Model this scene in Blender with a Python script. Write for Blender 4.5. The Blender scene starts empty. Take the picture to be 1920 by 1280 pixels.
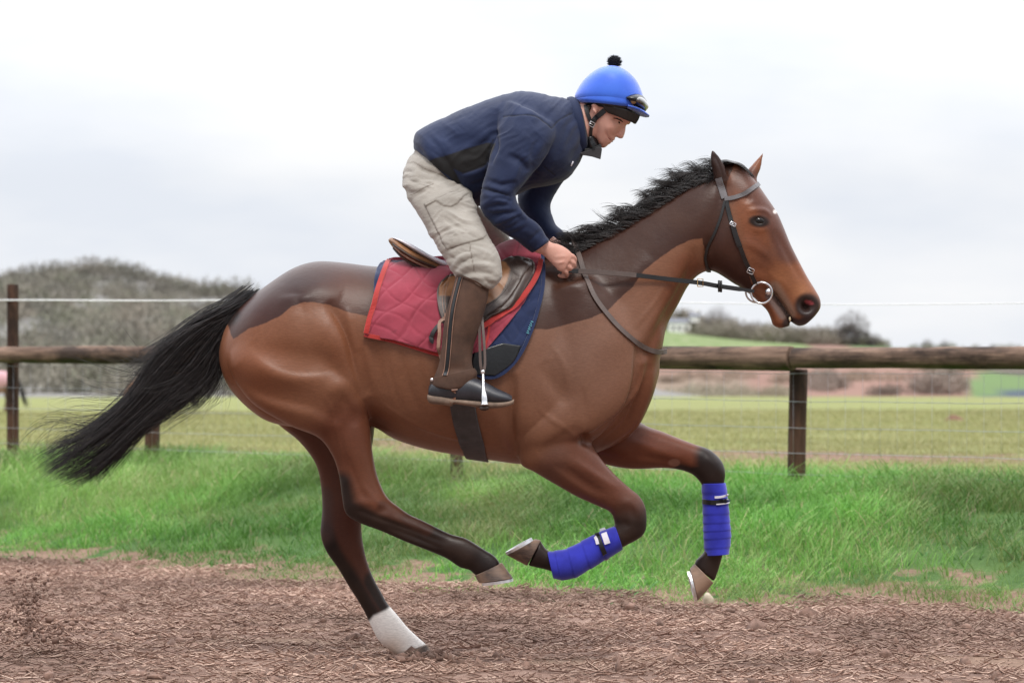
import bpy, bmesh, math, random
import numpy as np
from mathutils import Vector, Matrix, noise as mnoise
from mathutils.bvhtree import BVHTree
rad = math.radians
random.seed(7); rng = np.random.default_rng(7)
SC = bpy.context.scene
COL = SC.collection
F = 5000.0            # focal length in photo pixels (1920 wide)
D0 = 10.0             # camera to horse plane
CAMZ = 1.0
HZ = 740.0            # horizon row in the photo

# ---------------------------------------------------------------- camera, world, sun, exposure
cam_d = bpy.data.cameras.new("camera"); cam = bpy.data.objects.new("camera", cam_d); COL.objects.link(cam)
cam.location = (0, -D0, CAMZ); cam.rotation_euler = (rad(90), 0, 0)
cam_d.sensor_width = 36; cam_d.lens = 36*F/1920; cam_d.shift_y = (HZ-640)/1920
cam_d.clip_start = .1; cam_d.clip_end = 5000
cam_d.dof.use_dof = True; cam_d.dof.focus_distance = D0-.1; cam_d.dof.aperture_fstop = 4.4
SC.camera = cam
world = bpy.data.worlds.new("World"); SC.world = world; world.use_nodes = True
SUN_EL, SUN_AZ = rad(60), rad(168)   # azimuth clockwise from +Y
def build_world():
    nt = world.node_tree; nt.nodes.clear(); N = nt.nodes.new; L = nt.links.new
    out = N('ShaderNodeOutputWorld'); bg = N('ShaderNodeBackground'); sky = N('ShaderNodeTexSky')
    sky.sky_type = 'NISHITA'; sky.sun_disc = False; sky.sun_elevation = SUN_EL; sky.sun_rotation = SUN_AZ
    sky.air_density = 1.0; sky.dust_density = 3.0
    tc = N('ShaderNodeTexCoord'); mp = N('ShaderNodeMapping'); mp.inputs['Scale'].default_value = (3.0, 3.0, 9.0)
    mp.inputs['Location'].default_value = (1.3, .4, .35)
    ns = N('ShaderNodeTexNoise'); ns.inputs['Scale'].default_value = 1.6; ns.inputs['Detail'].default_value = 5; ns.inputs['Roughness'].default_value = .5
    L(tc.outputs['Generated'], mp.inputs[0]); L(mp.outputs[0], ns.inputs[0])
    cr = N('ShaderNodeValToRGB'); e = cr.color_ramp.elements
    e[0].position = .36; e[0].color = (8.2, 8.6, 9.35, 1); e[1].position = .6; e[1].color = (10.0, 10.05, 10.2, 1)
    L(ns.outputs[0], cr.inputs[0])
    mx = N('ShaderNodeMix'); mx.data_type = 'RGBA'; mx.inputs[0].default_value = .94
    L(sky.outputs[0], mx.inputs[6]); L(cr.outputs[0], mx.inputs[7])
    # overcast sky is brighter overhead; unseen zenith raised further for stronger top light
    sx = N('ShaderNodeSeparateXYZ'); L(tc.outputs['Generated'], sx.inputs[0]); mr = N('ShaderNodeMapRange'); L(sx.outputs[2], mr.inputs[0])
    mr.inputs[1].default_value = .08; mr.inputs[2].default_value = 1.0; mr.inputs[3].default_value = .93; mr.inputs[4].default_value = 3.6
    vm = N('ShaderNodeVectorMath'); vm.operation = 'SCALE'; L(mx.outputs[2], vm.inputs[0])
    # dimming added to the unseen sky behind the camera, for top-down contrast
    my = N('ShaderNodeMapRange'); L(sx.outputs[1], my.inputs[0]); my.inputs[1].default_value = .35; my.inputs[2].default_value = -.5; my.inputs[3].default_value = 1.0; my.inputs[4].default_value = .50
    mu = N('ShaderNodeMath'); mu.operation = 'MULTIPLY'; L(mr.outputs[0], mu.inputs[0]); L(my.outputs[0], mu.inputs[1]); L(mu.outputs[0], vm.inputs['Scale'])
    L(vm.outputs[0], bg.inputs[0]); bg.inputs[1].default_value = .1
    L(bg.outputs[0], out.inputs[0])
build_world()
sun_d = bpy.data.lights.new("sun", 'SUN'); sun_d.energy = 2.0; sun_d.angle = rad(16); sun_d.color = (1, .96, .9)
sun = bpy.data.objects.new("sun", sun_d); COL.objects.link(sun)
_sd = Vector((math.sin(SUN_AZ)*math.cos(SUN_EL), math.cos(SUN_AZ)*math.cos(SUN_EL), math.sin(SUN_EL)))
sun.rotation_euler = _sd.to_track_quat('Z', 'Y').to_euler(); sun.location = _sd*40
SC.view_settings.view_transform = 'Standard'; SC.view_settings.look = 'None'
SC.view_settings.exposure = 0.12; SC.view_settings.gamma = 1
SC.render.engine = 'CYCLES'
SC.cycles.use_denoising = True
SC.cycles.max_bounces = 5; SC.cycles.transparent_max_bounces = 6

# ---------------------------------------------------------------- helpers
def P(px, py, Y=0.0):
    k = (D0+Y)/F
    return Vector(((px-960)*k, Y, CAMZ+(HZ-py)*k))
def PX(co):           # (n,3) -> photo pixel coordinates
    k = (D0+co[:, 1])/F
    return np.stack([co[:, 0]/k+960, HZ-(co[:, 2]-CAMZ)/k], 1)
def tag(o, label=None, cat=None, group=None, kind=None):
    if label: o['label'] = label
    if cat: o['category'] = cat
    if group: o['group'] = group
    if kind: o['kind'] = kind
    return o
def empty(name, loc=(0, 0, 0), label=None, cat=None, group=None):
    o = bpy.data.objects.new(name, None); COL.objects.link(o); o.location = loc
    o.empty_display_size = .1
    bpy.context.view_layer.update()
    return tag(o, label, cat, group)
def attach(o, parent):
    if parent is not None:
        o.parent = parent
        o.matrix_parent_inverse = parent_world(parent).inverted()
    return o
def parent_world(p):
    M = p.matrix_basis.copy()
    if p.parent: M = parent_world(p.parent) @ p.matrix_parent_inverse @ M
    return M
def mesh_obj(name, V, Fc, mat, parent=None, smooth=True):
    me = bpy.data.meshes.new(name)
    me.from_pydata([tuple(v) for v in V], [], [tuple(f) for f in Fc])
    me.update()
    if smooth: me.polygons.foreach_set('use_smooth', [True]*len(me.polygons))
    if mat: me.materials.append(mat)
    o = bpy.data.objects.new(name, me); COL.objects.link(o)
    return attach(o, parent)
def np_obj(name, V, Q, mat, parent=None, smooth=False):
    """V (n,3), Q (m,k) faces all with k corners, fast path"""
    V = np.asarray(V, np.float32); Q = np.asarray(Q, np.int32); k = Q.shape[1]
    me = bpy.data.meshes.new(name)
    me.vertices.add(len(V)); me.vertices.foreach_set('co', V.ravel())
    me.loops.add(Q.size); me.loops.foreach_set('vertex_index', Q.ravel())
    me.polygons.add(len(Q)); me.polygons.foreach_set('loop_start', np.arange(len(Q), dtype=np.int32)*k)
    me.update(calc_edges=True)
    if smooth: me.polygons.foreach_set('use_smooth', np.ones(len(Q), bool))
    if mat: me.materials.append(mat)
    o = bpy.data.objects.new(name, me); COL.objects.link(o)
    return attach(o, parent)
def set_attr(o, name, val, typ='FLOAT'):
    me = o.data
    a = me.attributes.get(name) or me.attributes.new(name, typ, 'POINT')
    if typ == 'FLOAT': a.data.foreach_set('value', np.asarray(val, np.float32).ravel())
    else:
        val = np.asarray(val, np.float32)
        if val.shape[1] == 3: val = np.concatenate([val, np.ones((len(val), 1), np.float32)], 1)
        a.data.foreach_set('color', val.ravel())
def get_co(o):
    n = len(o.data.vertices); c = np.empty(n*3, np.float32); o.data.vertices.foreach_get('co', c); return c.reshape(-1, 3)
def get_no(o):
    n = len(o.data.vertices); c = np.empty(n*3, np.float32); o.data.vertices.foreach_get('normal', c); return c.reshape(-1, 3)
def set_co(o, c):
    o.data.vertices.foreach_set('co', np.asarray(c, np.float32).ravel()); o.data.update()
def crom(P_, n):
    """Catmull-Rom through rows of P_, n samples per segment"""
    P_ = np.asarray(P_, float); m = len(P_); out = []
    for i in range(m-1):
        p0 = P_[max(i-1, 0)]; p1 = P_[i]; p2 = P_[i+1]; p3 = P_[min(i+2, m-1)]
        for j in range(n):
            t = j/n
            out.append(.5*((2*p1)+(-p0+p2)*t+(2*p0-5*p1+4*p2-p3)*t*t+(-p0+3*p1-3*p2+p3)*t**3))
    out.append(P_[-1]); return np.array(out)
def ring_loft(st, n=4, seg=28, interp=True):
    """stations (ax,ay,bx,by,Yc,w[,e,g]) in photo pixels -> closed tube of real depth 2w; returns V,F"""
    S = np.array([tuple(s)+(2.0, 0.0)[len(s)-6:] if len(s) < 8 else s for s in st], float)
    if interp: S = crom(S, n)
    V = []; Fc = []
    for s in S:
        ax, ay, bx, by, yc, w, e, g = s; w = max(w, .002)
        A = P(ax, ay, yc); B = P(bx, by, yc); c = (A+B)/2; h = (A-B)/2
        for k in range(seg):
            t = 2*math.pi*k/seg; ct, stt = math.cos(t), math.sin(t)
            u = math.copysign(abs(ct)**(2/e), ct); v = math.copysign(abs(stt)**(2/e), stt)
            V.append(c+h*u+Vector((0, w*v*(1+g*u), 0)))
    m = len(S)
    for i in range(m-1):
        for k in range(seg):
            a = i*seg+k; b = i*seg+(k+1) % seg
            Fc.append((a, b, b+seg, a+seg))
    Fc.append(tuple(range(seg))[::-1]); Fc.append(tuple((m-1)*seg+k for k in range(seg)))
    return V, Fc
def merge(parts):
    V = []; Fc = []
    for v, f in parts:
        o = len(V); V += list(v); Fc += [tuple(i+o for i in q) for q in f]
    return V, Fc
def ico(c, r, sub=3, scale=(1, 1, 1), rot=None):
    bm = bmesh.new(); bmesh.ops.create_icosphere(bm, subdivisions=sub, radius=r)
    V = []
    for v in bm.verts:
        p = Vector((v.co.x*scale[0], v.co.y*scale[1], v.co.z*scale[2]))
        if rot is not None: p = rot @ p
        V.append(p+Vector(c))
    Fc = [tuple(v.index for v in f.verts) for f in bm.faces]; bm.free()
    return V, Fc
def frame(tan, up=Vector((0, 0, 1))):
    t = tan.normalized(); s = t.cross(up)
    if s.length < 1e-4: s = t.cross(Vector((1, 0, 0)))
    s.normalize(); return s, s.cross(t).normalized()
def tube(pts, r, seg=8, flat=1.0, up=Vector((0, 0, 1)), cap=True):
    """swept tube; r scalar or list; flat scales the second axis"""
    V = []; Fc = []; n = len(pts)
    pts = [Vector(p) for p in pts]
    for i, p in enumerate(pts):
        t = pts[min(i+1, n-1)]-pts[max(i-1, 0)]
        s, u = frame(t, up); rr = r[i] if hasattr(r, '__len__') else r
        for k in range(seg):
            a = 2*math.pi*k/seg
            V.append(p+s*math.cos(a)*rr+u*math.sin(a)*rr*flat)
    for i in range(n-1):
        for k in range(seg):
            a = i*seg+k; b = i*seg+(k+1) % seg
            Fc.append((a, a+seg, b+seg, b))
    if cap: Fc.append(tuple(range(seg))); Fc.append(tuple((n-1)*seg+k for k in range(seg))[::-1])
    return V, Fc
def smooth_np(V, E, it, lam=.5, w=None):
    n = len(V); deg = np.bincount(E.ravel(), minlength=n).astype(np.float32); deg[deg == 0] = 1
    V = V.astype(np.float64)
    for _ in range(it):
        A = np.empty_like(V)
        for d in range(3):
            A[:, d] = (np.bincount(E[:, 0], V[E[:, 1], d], n)+np.bincount(E[:, 1], V[E[:, 0], d], n))/deg
        dv = (A-V)*lam
        if w is not None: dv *= w[:, None]
        V = V+dv
    return V
def edges(o):
    e = np.empty(len(o.data.edges)*2, np.int32); o.data.edges.foreach_get('vertices', e); return e.reshape(-1, 2)
def fuse(name, parts, vox, it, mat, parent=None, wfn=None, wit=0):
    """voxel-fuse overlapping lofts into ONE continuous surface"""
    V, Fc = merge(parts)
    o = mesh_obj('tmp', V, Fc, None)
    bm = bmesh.new(); bm.from_mesh(o.data); bmesh.ops.recalc_face_normals(bm, faces=bm.faces); bm.to_mesh(o.data); bm.free()
    m = o.modifiers.new('r', 'REMESH'); m.mode = 'VOXEL'; m.voxel_size = vox; m.adaptivity = 0
    bpy.context.view_layer.update()
    dg = bpy.context.evaluated_depsgraph_get()
    me = bpy.data.meshes.new_from_object(o.evaluated_get(dg), depsgraph=dg)
    old = o.data; bpy.data.objects.remove(o); bpy.data.meshes.remove(old)
    me.name = name; me.materials.clear(); me.materials.append(mat)
    me.polygons.foreach_set('use_smooth', [True]*len(me.polygons))
    o = bpy.data.objects.new(name, me); COL.objects.link(o)
    c = get_co(o); E = edges(o)
    c = smooth_np(c, E, it)
    if wfn is not None: c = smooth_np(c, E, wit, .5, wfn(PX(c), c))
    set_co(o, c)
    return attach(o, parent)
def dseg(p, poly, closed=False):
    """distance from (n,2) points to polyline, and sign of the side (cross>0)"""
    poly = np.asarray(poly, float); n = len(poly); best = np.full(len(p), 1e9); sg = np.ones(len(p)); tt = np.zeros(len(p))
    m = n if closed else n-1
    for i in range(m):
        a = poly[i]; b = poly[(i+1) % n]; ab = b-a; L2 = max((ab**2).sum(), 1e-9)
        t = np.clip(((p-a) @ ab)/L2, 0, 1); q = p-(a+t[:, None]*ab); d = np.hypot(q[:, 0], q[:, 1])
        cr = ab[0]*(p[:, 1]-a[1])-ab[1]*(p[:, 0]-a[0])
        k = d < best; best[k] = d[k]; sg[k] = np.sign(cr[k]); tt[k] = (i+t[k])/m
    return best, sg, tt
def inpoly(p, poly):
    poly = np.asarray(poly, float); n = len(poly); ins = np.zeros(len(p), bool); j = n-1
    for i in range(n):
        xi, yi = poly[i]; xj, yj = poly[j]
        c = ((yi > p[:, 1]) != (yj > p[:, 1])) & (p[:, 0] < (xj-xi)*(p[:, 1]-yi)/((yj-yi) or 1e-9)+xi)
        ins ^= c; j = i
    return ins
def sdpoly(p, poly):
    d = dseg(p, poly, True)[0]; return np.where(inpoly(p, poly), d, -d)
def sstep(a, b, x):
    t = np.clip((x-a)/(b-a), 0, 1); return t*t*(3-2*t)
def sculpt(o, strokes, side='near', yr=None, sm_it=2):
    """strokes: (polyline px, r or (rl,rr), depth m [, taper]) pushed along the normal of surfaces facing that side"""
    c = get_co(o).astype(np.float64); nn = get_no(o); px = PX(c)
    f = np.clip(-nn[:, 1]*1.6, 0, 1) if side == 'near' else np.clip(nn[:, 1]*1.6, 0, 1)
    f = f*(c[:, 1] < yr if (yr is not None and side == 'near') else (c[:, 1] > (yr if yr is not None else -9)))
    dsp = np.zeros(len(c))
    for s in strokes:
        poly, r, a = s[:3]
        pl = crom(np.array(poly, float), 4) if len(poly) > 2 else poly
        d, sg, t = dseg(px, pl)
        rl, rr = r if isinstance(r, tuple) else (r, r)
        R = np.where(sg > 0, rr, rl)
        tp = np.sin(np.clip(t, 0, 1)*math.pi)**.8 if (len(s) < 4 or s[3]) else 1
        dsp += a*np.exp(-(d/R)**2)*tp
    E = edges(o); deg = np.maximum(np.bincount(E.ravel(), minlength=len(c)), 1); fine = max(1, int(sm_it))
    for _ in range(fine): dsp = .5*dsp+.5*(np.bincount(E[:, 0], dsp[E[:, 1]], len(c))+np.bincount(E[:, 1], dsp[E[:, 0]], len(c)))/deg
    set_co(o, c+nn*(dsp*f)[:, None])
def blobs(o, bl, side='near'):
    c = get_co(o).astype(np.float64); nn = get_no(o); px = PX(c)
    f = np.clip(-nn[:, 1]*1.6, 0, 1) if side == 'near' else np.clip(nn[:, 1]*1.6, 0, 1)
    dsp = np.zeros(len(c))
    for cx, cy, rx, ry, ang, a in bl:
        ca, sa = math.cos(rad(ang)), math.sin(rad(ang)); x = px[:, 0]-cx; y = px[:, 1]-cy
        dsp += a*np.exp(-((x*ca+y*sa)/rx)**2-((-x*sa+y*ca)/ry)**2)
    set_co(o, c+nn*(dsp*f)[:, None])
def bvh(o):
    M = parent_world(o); 
    if o.parent: M = parent_world(o.parent) @ o.matrix_parent_inverse @ o.matrix_basis
    V = [M @ v.co for v in o.data.vertices]; return BVHTree.FromPolygons(V, [tuple(p.vertices) for p in o.data.polygons])
CAMP = Vector((0, -D0, CAMZ))
def hit(trees, px, py, off=0.0, default=None):
    d = (P(px, py, 0)-CAMP).normalized(); best = None
    for t in (trees if isinstance(trees, (list, tuple)) else [trees]):
        h = t.ray_cast(CAMP, d)
        if h[0] is not None and (best is None or h[3] < best[3]): best = h
    if best is None:
        return (P(px, py, default if default is not None else 0), Vector((0, -1, 0)))
    return best[0]+best[1]*off, best[1]

def vnoise(x, y, f, seed=0):
    """cheap smooth value noise, vectorised"""
    x = np.asarray(x, float)*f+seed*17.3; y = np.asarray(y, float)*f+seed*9.1
    xi = np.floor(x).astype(np.int64); yi = np.floor(y).astype(np.int64); fx = x-xi; fy = y-yi; fx = fx*fx*(3-2*fx); fy = fy*fy*(3-2*fy)
    def h(a, b):
        n = (a*374761393+b*668265263) & 0x7fffffff; n = ((n ^ (n >> 13))*1274126177) & 0x7fffffff; return ((n ^ (n >> 16)) & 0xffff)/65535.
    return (h(xi, yi)*(1-fx)+h(xi+1, yi)*fx)*(1-fy)+(h(xi, yi+1)*(1-fx)+h(xi+1, yi+1)*fx)*fy
def fbm(x, y, f, o=4, seed=0):
    a = 0; w = .5; s = 0
    for i in range(o): a = a+w*vnoise(x, y, f*2**i, seed+i); s += w; w *= .5
    return a/s
# ---------------------------------------------------------------- materials
MATS = {}
def S2L(r, g, b):
    f = lambda c: (c/255/12.92) if c/255 <= .04045 else ((c/255+.055)/1.055)**2.4
    return (f(r), f(g), f(b))
class NB:
    def __init__(s, name):
        s.m = bpy.data.materials.new(name); s.m.use_nodes = True; s.t = s.m.node_tree
        s.b = s.t.nodes['Principled BSDF']; s.N = s.t.nodes.new; s.L = s.t.links.new; MATS[name] = s.m
    def tex(s, kind='Noise', scale=5, detail=3, rough=.5, map_scale=None, coord='Object', **kw):
        n = s.N('ShaderNodeTex'+kind); tc = s.N('ShaderNodeTexCoord')
        if 'Scale' in n.inputs: n.inputs['Scale'].default_value = scale
        if 'Detail' in n.inputs: n.inputs['Detail'].default_value = detail
        if 'Roughness' in n.inputs: n.inputs['Roughness'].default_value = rough
        for k, v in kw.items():
            if k in n.inputs: n.inputs[k].default_value = v
        src = tc.outputs[coord]
        if map_scale:
            mp = s.N('ShaderNodeMapping'); mp.inputs['Scale'].default_value = map_scale; s.L(src, mp.inputs[0]); src = mp.outputs[0]
        s.L(src, n.inputs['Vector']); return n
    def ramp(s, src, stops):
        r = s.N('ShaderNodeValToRGB'); el = r.color_ramp.elements
        while len(el) < len(stops): el.new(.5)
        for e, (p, c) in zip(el, stops): e.position = p; e.color = (*c, 1) if len(c) == 3 else c
        s.L(src, r.inputs[0]); return r.outputs[0]
    def mix(s, fac, a, b, mode='MIX'):
        m = s.N('ShaderNodeMix'); m.data_type = 'RGBA'; m.blend_type = mode
        for i, x in ((0, fac), (6, a), (7, b)):
            if hasattr(x, 'links') or isinstance(x, bpy.types.NodeSocket): s.L(x, m.inputs[i])
            else: m.inputs[i].default_value = x if i == 0 else ((*x, 1) if len(x) == 3 else x)
        return m.outputs[2]
    def math(s, op, a, b=0.0):
        m = s.N('ShaderNodeMath'); m.operation = op
        for i, x in ((0, a), (1, b)):
            if isinstance(x, bpy.types.NodeSocket): s.L(x, m.inputs[i])
            else: m.inputs[i].default_value = x
        return m.outputs[0]
    def rng(s, x, a, b, c=0, d=1):
        m = s.N('ShaderNodeMapRange'); s.L(x, m.inputs[0])
        for i, v in zip((1, 2, 3, 4), (a, b, c, d)): m.inputs[i].default_value = v
        return m.outputs[0]
    def attr(s, name, out='Fac'):
        a = s.N('ShaderNodeAttribute'); a.attribute_name = name; return a.outputs[out]
    def bump(s, h, strength=.3, dist=.01, prev=None):
        b = s.N('ShaderNodeBump'); b.inputs['Strength'].default_value = strength; b.inputs['Distance'].default_value = dist
        s.L(h, b.inputs['Height'])
        if prev is not None: s.L(prev, b.inputs['Normal'])
        s.L(b.outputs[0], s.b.inputs['Normal']); return b.outputs[0]
    def base(s, c):
        if isinstance(c, bpy.types.NodeSocket): s.L(c, s.b.inputs['Base Color'])
        else: s.b.inputs['Base Color'].default_value = (*c, 1)
    def set(s, **k):
        nm = dict(rough='Roughness', metal='Metallic', spec='Specular IOR Level', sheen='Sheen Weight', sr='Sheen Roughness', coat='Coat Weight', sss='Subsurface Weight')
        for a, v in k.items(): s.b.inputs[nm[a]].default_value = v
        return s
def simple(name, col, rough=.6, var=.25, scale=30, bump=.2, bscale=None, metal=0, sheen=0, spec=.5, dist=.004, ms=None):
    n = NB(name); t = n.tex(scale=scale, detail=5, rough=.6, map_scale=ms)
    lo = tuple(c*(1-var) for c in col); hi = tuple(min(1, c*(1+var)) for c in col)
    n.base(n.ramp(t.outputs[0], [(.3, lo), (.7, hi)])); n.set(rough=rough, metal=metal, sheen=sheen, spec=spec)
    if bump:
        t2 = n.tex(scale=bscale or scale*4, detail=4, map_scale=ms); n.bump(t2.outputs[0], bump, dist)
    return n.m
# ================================================================ HORSE
def horse_material():
    n = NB('horse_coat')
    c1 = n.attr('coat', 'Color'); c2 = n.attr('coat_long', 'Color'); sd = n.attr('clip')
    wob = n.tex(scale=60, detail=3)
    s = n.math('ADD', sd, n.rng(wob.outputs[0], .3, .7, -.0015, .0015))
    f = n.rng(s, -.0022, .0022)
    col = n.mix(f, c1, c2)
    hair = n.tex(scale=1, detail=6, rough=.7, map_scale=(55, 200, 260))
    col = n.mix(n.rng(hair.outputs[0], .3, .7, 0, .32), col, (.012, .006, .004))
    big = n.tex(scale=4, detail=4)
    col = n.mix(n.rng(big.outputs[0], .35, .7, 0, .22), col, n.mix(.5, col, (.26, .145, .09)))
    n.base(col); n.set(rough=.35, spec=.23)
    b1 = n.bump(hair.outputs[0], .22, .003)
    med = n.tex(scale=16, detail=3)
    n.bump(med.outputs[0], .28, .006, b1)
    return n.m
M_coat = horse_material()
def hairmat():
    n = NB('black_horse_hair'); t = n.tex(scale=1, detail=4, map_scale=(30, 160, 60)); n.base(n.ramp(t.outputs[0], [(.38, (.006, .005, .0055)), (.66, (.034, .027, .026))])); n.set(rough=.38, spec=.5); return n.m
M_hair = hairmat()
M_hoof = None
def hoof_mat():
    n = NB('hoof_horn'); t = n.tex(scale=1, detail=5, rough=.6, map_scale=(30, 30, 120)); t2 = n.tex(scale=9, detail=3)
    a = n.ramp(t.outputs[0], [(.3, (.03, .022, .02)), (.7, (.12, .075, .055))])
    n.base(n.mix(n.rng(t2.outputs[0], .42, .62), a, (.27, .17, .115))); n.set(rough=.6); n.bump(t.outputs[0], .3, .003); return n.m
M_hoof = hoof_mat()
M_steel = simple('polished_steel', (.72, .72, .74), .22, .1, 20, .05, metal=1)
M_shoe = simple('worn_horseshoe_steel', (.75, .75, .77), .35, .2, 30, .1, metal=.85)

horse = empty('horse', P(820, 1235, 0), 'bay racehorse with clipped brown body and black mane galloping to the right under its rider', 'horse')

torso = [(413, 650, 413, 682, 0, .05), (424, 614, 424, 716, 0, .13), (445, 585, 445, 745, 0, .185), (475, 556, 475, 772, 0, .225, 2.2), (505, 532, 505, 790, 0, .245, 2.2),
 (550, 503, 550, 800, 0, .258, 2.2, -.1), (595, 490, 595, 800, 0, .262, 2.2, -.12), (650, 493, 650, 792, 0, .255, 2.2, -.12), (700, 499, 700, 800, 0, .255, 2.1, -.1),
 (740, 500, 740, 823, 0, .27, 2.1, -.08), (800, 500, 800, 842, 0, .285, 2.1, -.06), (870, 496, 870, 855, 0, .29, 2.1, -.08), (930, 488, 930, 864, 0, .275, 2.1, -.12),
 (980, 481, 980, 870, 0, .25, 2.1, -.16), (1030, 482, 1030, 868, 0, .235, 2.1, -.2), (1080, 500, 1080, 860, 0, .225, 2.1, -.15), (1120, 530, 1120, 848, 0, .21),
 (1160, 560, 1160, 830, 0, .195), (1195, 590, 1196, 800, 0, .165), (1222, 625, 1220, 752, 0, .11), (1236, 660, 1236, 700, 0, .045)]
neck = [(1010, 483, 1100, 800, 0, .20, 2.1, -.3), (1060, 474, 1170, 770, 0, .185, 2.1, -.35), (1105, 452, 1222, 720, 0, .16, 2.1, -.35), (1150, 430, 1240, 660, 0, .14, 2.1, -.35),
 (1200, 400, 1250, 612, 0, .122, 2.1, -.3), (1245, 371, 1272, 570, 0, .11, 2.1, -.28), (1285, 346, 1291, 535, 0, .102, 2.1, -.22), (1315, 332, 1312, 514, 0, .098, 2.1, -.15), (1342, 326, 1338, 505, 0, .095)]
head = [(1338, 328, 1322, 490, 0, .075, 2.2), (1358, 304, 1330, 505, 0, .088, 2.2, -.3), (1386, 308, 1346, 512, 0, .100, 2.3, -.2), (1413, 336, 1362, 522, 0, .106, 2.4), (1438, 371, 1377, 532, 0, .105, 2.4),
 (1456, 398, 1391, 539, 0, .098, 2.4), (1468, 424, 1405, 546, 0, .086, 2.4), (1482, 458, 1428, 545, 0, .072, 2.4), (1498, 490, 1444, 552, 0, .06, 2.4), (1514, 520, 1460, 568, 0, .054, 2.3),
 (1527, 541, 1473, 586, 0, .054, 2.3), (1537, 560, 1484, 603, 0, .055, 2.2), (1538, 577, 1497, 611, 0, .047, 2.0), (1528, 592, 1510, 609, 0, .028)]
jaw = [(1400, 520, 1390, 541, 0, .06), (1428, 530, 1408, 553, 0, .045), (1446, 553, 1424, 568, 0, .038), (1458, 570, 1438, 582, 0, .034), (1470, 586, 1445, 597, 0, .034), (1479, 600, 1449, 609, 0, .034), (1481, 611, 1462, 616, 0, .024)]
NH, FH, NF, FF = -.155, .14, -.135, .12
nh_leg = [(500, 560, 640, 560, -.10, .12), (436, 640, 662, 610, -.13, .128), (430, 690, 667, 680, -.145, .135, 2.2), (470, 752, 684, 735, NH, .13, 2.2), (541, 796, 690, 775, NH, .105), (597, 820, 695, 812, NH-.005, .083),
 (624, 856, 699, 850, NH-.01, .066), (636, 894, 708, 893, NH-.01, .054), (641, 930, 725, 930, NH-.01, .050), (648, 962, 748, 950, NH-.01, .048), (672, 979, 768, 964, NH-.01, .043), (715, 995, 790, 974, NH-.01, .035),
 (763, 1016, 822, 990, NH-.01, .03), (808, 1034, 846, 1001, NH-.01, .031), (836, 1046, 872, 1008, NH-.01, .035), (862, 1063, 890, 1018, NH-.01, .036), (880, 1068, 909, 1030, NH-.01, .031), (890, 1077, 928, 1042, NH-.01, .032), (903, 1082, 938, 1056, NH-.01, .033)]
fh_leg = [(500, 620, 680, 620, .11, .12), (480, 700, 700, 700, FH, .125), (510, 780, 704, 770, FH, .11), (560, 826, 700, 822, FH, .09), (592, 870, 692, 865, FH, .068), (602, 915, 684, 912, FH, .055), (604, 955, 679, 955, FH, .050),
 (601, 1000, 678, 995, FH, .046), (611, 1032, 682, 1024, FH, .041), (633, 1064, 688, 1050, FH, .033), (652, 1096, 700, 1082, FH, .030), (670, 1124, 714, 1108, FH, .030), (684, 1148, 727, 1131, FH, .033),
 (697, 1176, 745, 1152, FH, .036), (710, 1200, 764, 1175, FH, .036), (728, 1217, 783, 1193, FH, .034), (744, 1228, 800, 1208, FH, .035)]
nf_sh = [(1030, 540, 1110, 520, -.11, .07), (1000, 620, 1180, 590, -.125, .09), (978, 700, 1212, 660, -.135, .095), (966, 770, 1204, 735, -.14, .098), (963, 830, 1150, 800, -.14, .095), (985, 872, 1090, 838, -.13, .06)]
nf_leg = [(965, 800, 1130, 760, -.14, .085), (974, 866, 1118, 800, -.14, .082), (1000, 884, 1108, 828, NF-.01, .076), (1045, 910, 1126, 858, NF-.01, .066), (1082, 931, 1150, 886, NF-.01, .055), (1118, 947, 1178, 912, NF-.01, .047), (1144, 960, 1201, 932, NF-.01, .045),
 (1151, 975, 1212, 960, NF-.01, .045), (1152, 984, 1208, 1000, NF-.01, .042), (1145, 992, 1175, 1022, NF-.01, .037), (1128, 998, 1150, 1034, NF-.01, .031), (1108, 1008, 1126, 1046, NF-.01, .028), (1086, 1021, 1104, 1060, NF-.01, .028),
 (1062, 1033, 1074, 1073, NF-.01, .032), (1040, 1036, 1046, 1078, NF-.01, .034), (1026, 1030, 1032, 1070, NF-.01, .031), (1018, 1020, 1008, 1064, NF-.01, .031), (1013, 1012, 990, 1060, NF-.01, .032)]
ff_leg = [(1150, 740, 1060, 840, .11, .09), (1180, 775, 1110, 862, FF, .08), (1210, 797, 1150, 874, FF, .072), (1240, 808, 1192, 879, FF, .060), (1275, 822, 1240, 877, FF, .05), (1304, 833, 1272, 880, FF, .045),
 (1330, 842, 1296, 888, FF, .045), (1352, 862, 1308, 898, FF, .045), (1360, 884, 1314, 906, FF, .043), (1358, 905, 1317, 912, FF, .037), (1355, 930, 1322, 930, FF, .03), (1356, 975, 1326, 977, FF, .027), (1360, 1010, 1326, 1015, FF, .032),
 (1356, 1036, 1318, 1036, FF, .034), (1352, 1052, 1306, 1048, FF, .031), (1346, 1072, 1302, 1056, FF, .031), (1339, 1090, 1303, 1060, FF, .032)]
ear_n = [(1340, 345, 1374, 350, -.05, .024), (1336, 322, 1366, 335, -.058, .026, 2, -.3), (1332, 303, 1359, 312, -.064, .022), (1332, 290, 1348, 293, -.067, .013), (1334, 281, 1337, 281, -.068, .004)]
ear_f = [(1400, 335, 1424, 350, .05, .024), (1401, 320, 1419, 335, .055, .024), (1411, 308, 1426, 317, .062, .018), (1420, 298, 1429, 302, .065, .011), (1430, 286, 1432, 286, .067, .003)]
dock = [(480, 545, 500, 620, 0, .05), (455, 562, 462, 600, 0, .035), (430, 577, 438, 606, 0, .028), (395, 592, 402, 616, 0, .022), (360, 612, 368, 632, 0, .014)]
fs_sh = [(a, b, c, d, -y, w) for a, b, c, d, y, w in nf_sh[:4]]
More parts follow.
